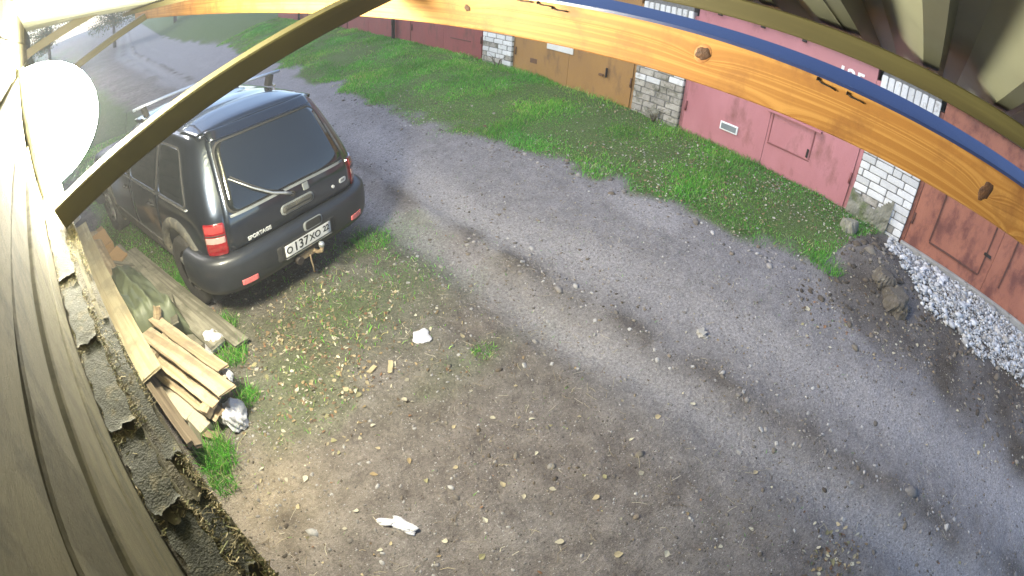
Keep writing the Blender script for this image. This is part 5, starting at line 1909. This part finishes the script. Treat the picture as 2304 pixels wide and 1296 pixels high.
for k in range(5):
    bm = bmesh.new()
    bmesh.ops.create_icosphere(bm, subdivisions=2, radius=1)
    r = random.Random(k)
    ph = [r.uniform(0, 6) for _ in range(3)]
    for v in bm.verts:
        f = 1 + 0.22 * math.sin(2.3 * v.co.x + ph[0]) * math.sin(2.9 * v.co.y + ph[1]) + 0.12 * math.sin(4 * v.co.z + ph[2])
        v.co = v.co * f
        for ax in range(3):                                  # flat broken facets
            v.co[ax] = max(-0.72, min(0.72, v.co[ax]))
        v.co.z *= 0.62
    me = bm_mesh('stone', bm)
    me.materials.append(MT['stone'])
    ICO.append(me)
for i, (x, y) in enumerate(SPOTS):
    s_ = random.uniform(0.010, 0.024)
    o = ob('stone', ICO[i % 5], None, None, (x, y, gz(x, y) + s_ * 0.12), (random.uniform(-.3, .3), random.uniform(-.3, .3), random.uniform(0, 6.28)), (s_ * random.uniform(1, 1.6), s_, s_ * random.uniform(0.7, 1.1)))
    tag(o, 'small pale stone lying loose on the dirt road', 'stone', 'loose stones on the road')
LME = []
for k in range(7):
    r = random.Random(100 + k)
    lv_, fc_ = leaf_geo(0.050, 0.050 * r.uniform(0.55, 0.85), 0.062 * r.uniform(0.08, 0.25), r)
    me = mesh('fallen_leaf', lv_, fc_)
    vcol(me, 'Col', [LEAFC[(0, 2, 4, 6, 2, 4, 7)[k]]] * 13)
    me.materials.append(LEAFM)
    LME.append(me)
for i, (x, y) in enumerate(LSPOTS):
    s_ = random.uniform(0.6, 1.15)
    o = ob('fallen_leaf', LME[i % 7], None, None, (x, y, gz(x, y) + 0.006), (random.gauss(0, .2), random.gauss(0, .2), random.uniform(0, 6.28)), (s_, s_, s_))
    tag(o, 'single yellowed leaf lying on the bare dirt yard', 'leaf', 'single leaves on the dirt')


def stone_field(name, pts, size, cols, label, cat, seed=1):
    bm = bmesh.new()
    bmesh.ops.create_icosphere(bm, subdivisions=1, radius=1)
    bv = np.array([v.co[:] for v in bm.verts])
    bf = np.array([[v.index for v in f.verts] for f in bm.faces])
    bm.free()
    n = len(pts)
    P = np.array(pts)
    g_ = np.random.default_rng(seed)
    s_ = size * np.exp(g_.normal(0, 0.5, n))
    V = bv[None] * (1 + 0.55 * (g_.random((n, len(bv), 1)) - 0.5)) * np.array([1.25, 0.9, 0.62])
    a = g_.random(n) * 6.28
    ca, sa_ = np.cos(a), np.sin(a)
    tl = g_.normal(0, 0.5, n)
    x, y, z_ = V[..., 0] * s_[:, None], V[..., 1] * s_[:, None], V[..., 2] * s_[:, None]
    y, z_ = y * np.cos(tl)[:, None] - z_ * np.sin(tl)[:, None], y * np.sin(tl)[:, None] + z_ * np.cos(tl)[:, None]
    W_ = np.stack([x * ca[:, None] - y * sa_[:, None] + P[:, None, 0], x * sa_[:, None] + y * ca[:, None] + P[:, None, 1], z_ + P[:, None, 2] - 0.05 * s_[:, None]], -1)
    Fc = (bf[None] + (np.arange(n) * len(bv))[:, None, None]).reshape(-1, 3)
    me = np_mesh(name, W_.reshape(-1, 3), Fc)
    c = np.array(cols)[g_.integers(0, len(cols), n)] * (0.75 + 0.5 * g_.random((n, 1)))
    vcol(me, 'Col', np.repeat(np.clip(c, 0, 0.9), len(bv), 0))
    tag(kind(ob(name, me, STONEM), 'stuff'), label, cat)


GREYS = [(0.22, 0.205, 0.195), (0.16, 0.148, 0.14), (0.29, 0.28, 0.272), (0.11, 0.098, 0.088), (0.14, 0.115, 0.092)]
SOIL = [(0.085, 0.068, 0.052), (0.055, 0.045, 0.036), (0.125, 0.104, 0.082), (0.16, 0.14, 0.115)]
WHITES = [(0.40, 0.41, 0.43), (0.32, 0.33, 0.345), (0.48, 0.485, 0.49), (0.23, 0.225, 0.22), (0.36, 0.34, 0.31)]
stone_field('grit', scatter(60000, -0.5, 4.7, -3.4, 8, lambda X, Y: 0.10 + 0.75 * vn(X, Y, 1.5, 90) ** 2), 0.0050, GREYS, 'fine grit strewn over the dirt track and yard', 'grit', 1)
stone_field('grit', scatter(2600, 3.5, 5.0, 0.3, 9, lambda X, Y: 0.9 * np.exp(-((X - np.interp(Y, *VE) + 0.10) / 0.16) ** 2)), 0.012, GREYS, 'coarse gravel along the edge of the grass verge', 'gravel', 2)
stone_field('grit', scatter(2200, 2.6, 3.4, -3, 3.5, lambda X, Y: 0.5 * np.exp(-((X - np.interp(Y, *TA) - 0.36) / 0.12) ** 2) * vn(X, Y, 3, 92)), 0.012, GREYS, 'stones on the ridge between the wheel tracks', 'gravel', 3)

stone_field('soil_crumbs', scatter(5200, 4.0, 6.3, -3.3, 0.75, lambda X, Y: (0.25 + 0.75 * vn(X, Y, 2.5, 93)) * np.maximum(np.exp(-((X - 5.4) / 0.5) ** 2 - ((Y - 0.15) / 0.5) ** 2), 0.45 * sm((X - 4.1) / 0.4))), 0.015, SOIL, 'crumbled dark soil below the white rubble', 'soil', 6)
stone_field('soil_crumbs', scatter(4200, -0.2, 3.4, -3, 4.4, lambda X, Y: 0.8 * vn(X, Y, 1.9, 94) ** 3), 0.010, SOIL, 'small dark crumbs of soil on the yard and track', 'soil', 7)


def straw(name, pts, label):
    V, Fc, Cc = [], [], []
    r = random.Random(3)
    for (x, y, z_) in pts:
        a, l_, w_ = r.uniform(0, 6.28), r.uniform(0.012, 0.05), r.uniform(0.0008, 0.0022)
        d = Vector((math.cos(a), math.sin(a), r.gauss(0, 0.12))) * l_
        s_ = Vector((-math.sin(a), math.cos(a), 0)) * w_
        m_ = Vector((x, y, z_ + 0.006)) + s_ * r.uniform(-6, 6)
        i = len(V)
        b_ = Vector((x, y, z_ + 0.005))
        V += [tuple(b_ - d - s_), tuple(b_ - d + s_), tuple(m_ + s_), tuple(m_ - s_), tuple(b_ + d + s_), tuple(b_ + d - s_)]
        Fc += [(i, i + 3, i + 2, i + 1), (i + 3, i + 5, i + 4, i + 2)]
        c = r.choice(((0.34, 0.29, 0.19), (0.22, 0.18, 0.12), (0.13, 0.10, 0.07), (0.42, 0.38, 0.29)))
        Cc += [c] * 6
    me = np_mesh(name, V, Fc)
    vcol(me, 'Col', Cc)
    tag(kind(ob(name, me, TWIG), 'stuff'), label, 'straw')


straw('straw', scatter(26000, -0.4, 5.2, -3.2, 5.5, lambda X, Y: (0.015 + 0.3 * vn(X, Y, 1.2, 97) ** 3) * (1 - 0.7 * np.exp(-((X - np.interp(Y, *TB)) / 0.3) ** 2))), 'bits of straw and twig strewn over the bare ground')


def rubble_d(X, Y):
    lo = np.interp(Y, [-3.2, -2.3, -1.46, -0.6, 0.0, 0.15], [5.25, 5.32, 5.25, 5.35, 5.85, 6.1])
    return sm((X - lo) / 0.22 + 0.5 + 1.1 * (vn(X, Y, 6, 95) - .5)) * ((X < 6.50) & (Y < 0.12))


pts = scatter(12000, 5.0, 6.55, -3.4, 0.2, lambda X, Y: rubble_d(X, Y) * 0.9)
pts = [(x, y, z_ + 0.03 * random.random()) for (x, y, z_) in pts]
stone_field('crushed_stone', pts, 0.0135, WHITES, 'white crushed stone along the foot of the rusty garage', 'gravel', 5)
CH = []
for k in range(4):
    bm = bmesh.new()
    bmesh.ops.create_icosphere(bm, subdivisions=1, radius=1)
    r = random.Random(k + 40)
    for v in bm.verts:
        v.co = v.co * r.uniform(0.7, 1.15)
        for ax in range(3):
            v.co[ax] = max(-0.7, min(0.7, v.co[ax]))
        v.co.z *= 0.7
    me = bm_mesh('rubble_chunk', bm)
    me.materials.append(M('rubble_%d' % k, (0.54, 0.54, 0.55), (0.40, 0.40, 0.41), rough=0.95, scale=12, bump=0.3, vary=0.2))
    CH.append(me)
k = 0
while k < 46:
    y = random.uniform(-0.75, 0.13)
    x = random.uniform(5.3, 6.45)
    if rubble_d(np.array([x]), np.array([y]))[0] < 0.5:
        continue
    s_ = random.uniform(0.026, 0.050)
    o = ob('rubble_chunk', CH[k % 4], None, None, (x, y, gz(x, y) + 0.02 + s_ * 0.4), (random.uniform(-.5, .5), random.uniform(-.5, .5), random.uniform(0, 6.28)), (s_ * random.uniform(1, 1.5), s_, s_))
    tag(o, 'chunk of broken white rubble below the white brick pier', 'rubble', 'broken rubble below the pier')
    k += 1
# clods
def clod(x, y, sx, sy, sz, seed, label, mt='clod', nm='earth_clod', cat='clod'):
    bm = bmesh.new()
    bmesh.ops.create_icosphere(bm, subdivisions=4, radius=1)
    for v in bm.verts:
        d = v.co.normalized()
        f = 0.85 + 0.5 * (float(vn(d.x * 2.2 + 5, d.y * 2.2 + d.z * 1.5, 1, seed)) - .5) + 0.22 * (float(vn(d.x * 7, d.y * 7 + d.z * 5, 1, seed + 1)) - .5)
        q = d * f
        v.co = Vector((q.x * sx, q.y * sy, max(-0.3, min(0.62, q.z)) * sz))
    o = ob(nm, bm_mesh(nm, bm), MT[mt], None, (x, y, gz(x, y)), (0.08, -0.1, seed))
    tag(o, label, cat)


clod(5.02, -0.24, 0.19, 0.21, 0.24, 12, 'big flat-topped lump of earth at the foot of the white rubble')
clod(5.18, -0.02, 0.15, 0.17, 0.16, 14, 'smaller mossy lump of earth behind the flat-topped one')
clod(5.95, 0.63, 0.16, 0.13, 0.22, 16, 'grey lump at the end of the grass beside the brick pier', 'render_coat', 'concrete_lump', 'lump')
clod(3.32, 1.15, 0.05, 0.06, 0.05, 18, 'small grey lump on the road between the wheel tracks', 'concrete', 'concrete_lump', 'lump')

# ------------------------------------------------------------------ things far down the track (top left)
fb = S(-1.6, 13.0, 0)
far = empty('far_shed', fb, (0, 0, SA))
tag(far, 'far shed with a slatted greenish front and white box, down the track', 'shed')
for k in range(12):
    ob('slat', box_me('slat', 0.03, 6.0, 0.19, 0.004), MT['grey_board'], far, (1.5, 3.0, 0.12 + k * 0.205))
for k in range(9):
    ob('roof_slat', box_me('roof_slat', 0.27, 6.6, 0.03, 0.003), MT['roof_sheet'], far, (-0.1 + k * 0.262, 3.0, 3.15 - k * 0.055), (0, R(12), 0))
ob('wall', box_me('wall', 1.4, 5.98, 2.5, 0), MT['ledge_board'], far, (0.75, 3.0, 1.2))
ob('end_wall', box_me('end_wall', 1.5, 0.04, 2.6, 0.004), MT['wall_board'], far, (0.74, -0.03, 1.3))
wbx = ob('white_box', box_me('white_box', 0.5, 0.2, 0.34, 0.01), MT['white_enamel'], far, (0.9, -0.16, 2.55))
for k in range(3):
    ob('louvre', box_me('louvre', 0.44, 0.012, 0.012, 0), MT['grey_paint'], wbx, (0, -0.107, -0.09 + k * 0.09))
for k in range(5):
    y = 22 + k * 2.4
    fp = S(-0.4, y, 0)
    fe = empty('fence_panel', fp, (0, 0, SA))
    tag(fe, ('nearest', 'second', 'third', 'fourth', 'farthest')[k] + ' grey board fence panel far down the track on the left', 'fence', 'far fence panels')
    for j in range(15):
        ob('plank', box_me('plank', 0.025, 0.145, 1.75 + 0.08 * random.random(), 0.003), MT['grey_board'], fe, (0, 0.08 + j * 0.158, 0.85))
    ob('post', box_me('post', 0.09, 0.09, 1.9, 0.005), MT['olive_timber'], fe, (-0.07, 0.05, 0.9))


def tree(x, y, h, rad, seed, label):
    e = empty('tree', (x, y, gz(x, y)))
    tag(e, label, 'tree', 'trees beyond the end of the track')
    r = random.Random(seed)
    tr = tube_me('trunk', [(0, 0, -0.2), (0.05, 0.03, h * 0.3), (-0.05, 0.08, h * 0.6), (0.05, 0, h * 0.95)], 0.15, 8, [0.17, 0.13, 0.09, 0.03])
    tro = ob('trunk', tr, MT['brown_rail'], e)
    V, Fc, Cc = [], [], []
    for k in range(14):
        a, zz2 = r.uniform(0, 6.28), h * r.uniform(0.3, 0.85)
        l_ = rad * r.uniform(0.5, 0.95)
        ob('limb', tube_me('limb', [(0, 0, zz2), (l_ * 0.5 * math.cos(a), l_ * 0.5 * math.sin(a), zz2 + l_ * 0.3), (l_ * math.cos(a), l_ * math.sin(a), zz2 + l_ * 0.5)], 0.03, 5, [0.045, 0.03, 0.01]), MT['brown_rail'], tro)
    clumps = [(r.gauss(0, rad * 0.45), r.gauss(0, rad * 0.45), h * r.uniform(0.35, 1.02), rad * r.uniform(0.18, 0.42)) for _ in range(38)]
    for k in range(9000):
        cx, cy, cz, cr = clumps[r.randrange(38)]
        d = Vector((r.gauss(0, 1), r.gauss(0, 1), r.gauss(0, 0.8)))
        c = Vector((cx, cy, cz)) + d.normalized() * cr * r.random() ** 0.4
        q = Euler((r.uniform(0, 6), r.uniform(0, 6), r.uniform(0, 6))).to_matrix()
        l_ = r.uniform(0.05, 0.10)
        i = len(V)
        V += [c + q @ Vector(p_) * l_ for p_ in ((-1, 0, 0), (0, 0.55, 0.1), (1, 0, 0), (0, -0.55, 0.1))]
        Fc.append((i, i + 1, i + 2, i + 3))
        cc_ = r.choice(((0.06, 0.10, 0.02), (0.10, 0.12, 0.025), (0.20, 0.15, 0.03), (0.045, 0.08, 0.02)))
        Cc += [cc_] * 4
    me = np_mesh('crown', [tuple(v) for v in V], Fc)
    vcol(me, 'Col', Cc)
    ob('crown', me, BLADE, e)


tree(-6.5, 41, 7.0, 3.0, 1, 'leafy tree beyond the far fence, left of the track end')
tree(-1.0, 46, 6.0, 2.8, 2, 'leafy tree in the middle beyond the end of the track')
tree(4.5, 44, 6.5, 3.0, 3, 'leafy tree beyond the far end of the garage row')
tree(-11.0, 40, 6.5, 3.0, 4, 'leftmost leafy tree beyond the far fence')

# ------------------------------------------------------------------ scattering volume added to imitate lens glare around the lamp
hz_m = bpy.data.materials.new('glare_volume')
hz_m.use_nodes = True
nt = hz_m.node_tree
nt.nodes.remove(nt.nodes['Principled BSDF'])
pv = nt.nodes.new('ShaderNodeVolumePrincipled')
pv.inputs['Color'].default_value = (0.95, 0.96, 0.97, 1)
pv.inputs['Density'].default_value = 0.0036
nt.links.new(pv.outputs[0], nt.nodes['Material Output'].inputs['Volume'])
hb = box_me('glare_haze', 450, 480, 13, 0, 1, (0, 85, 3.5))
kind(ob('glare_haze', hb, hz_m), 'stuff')
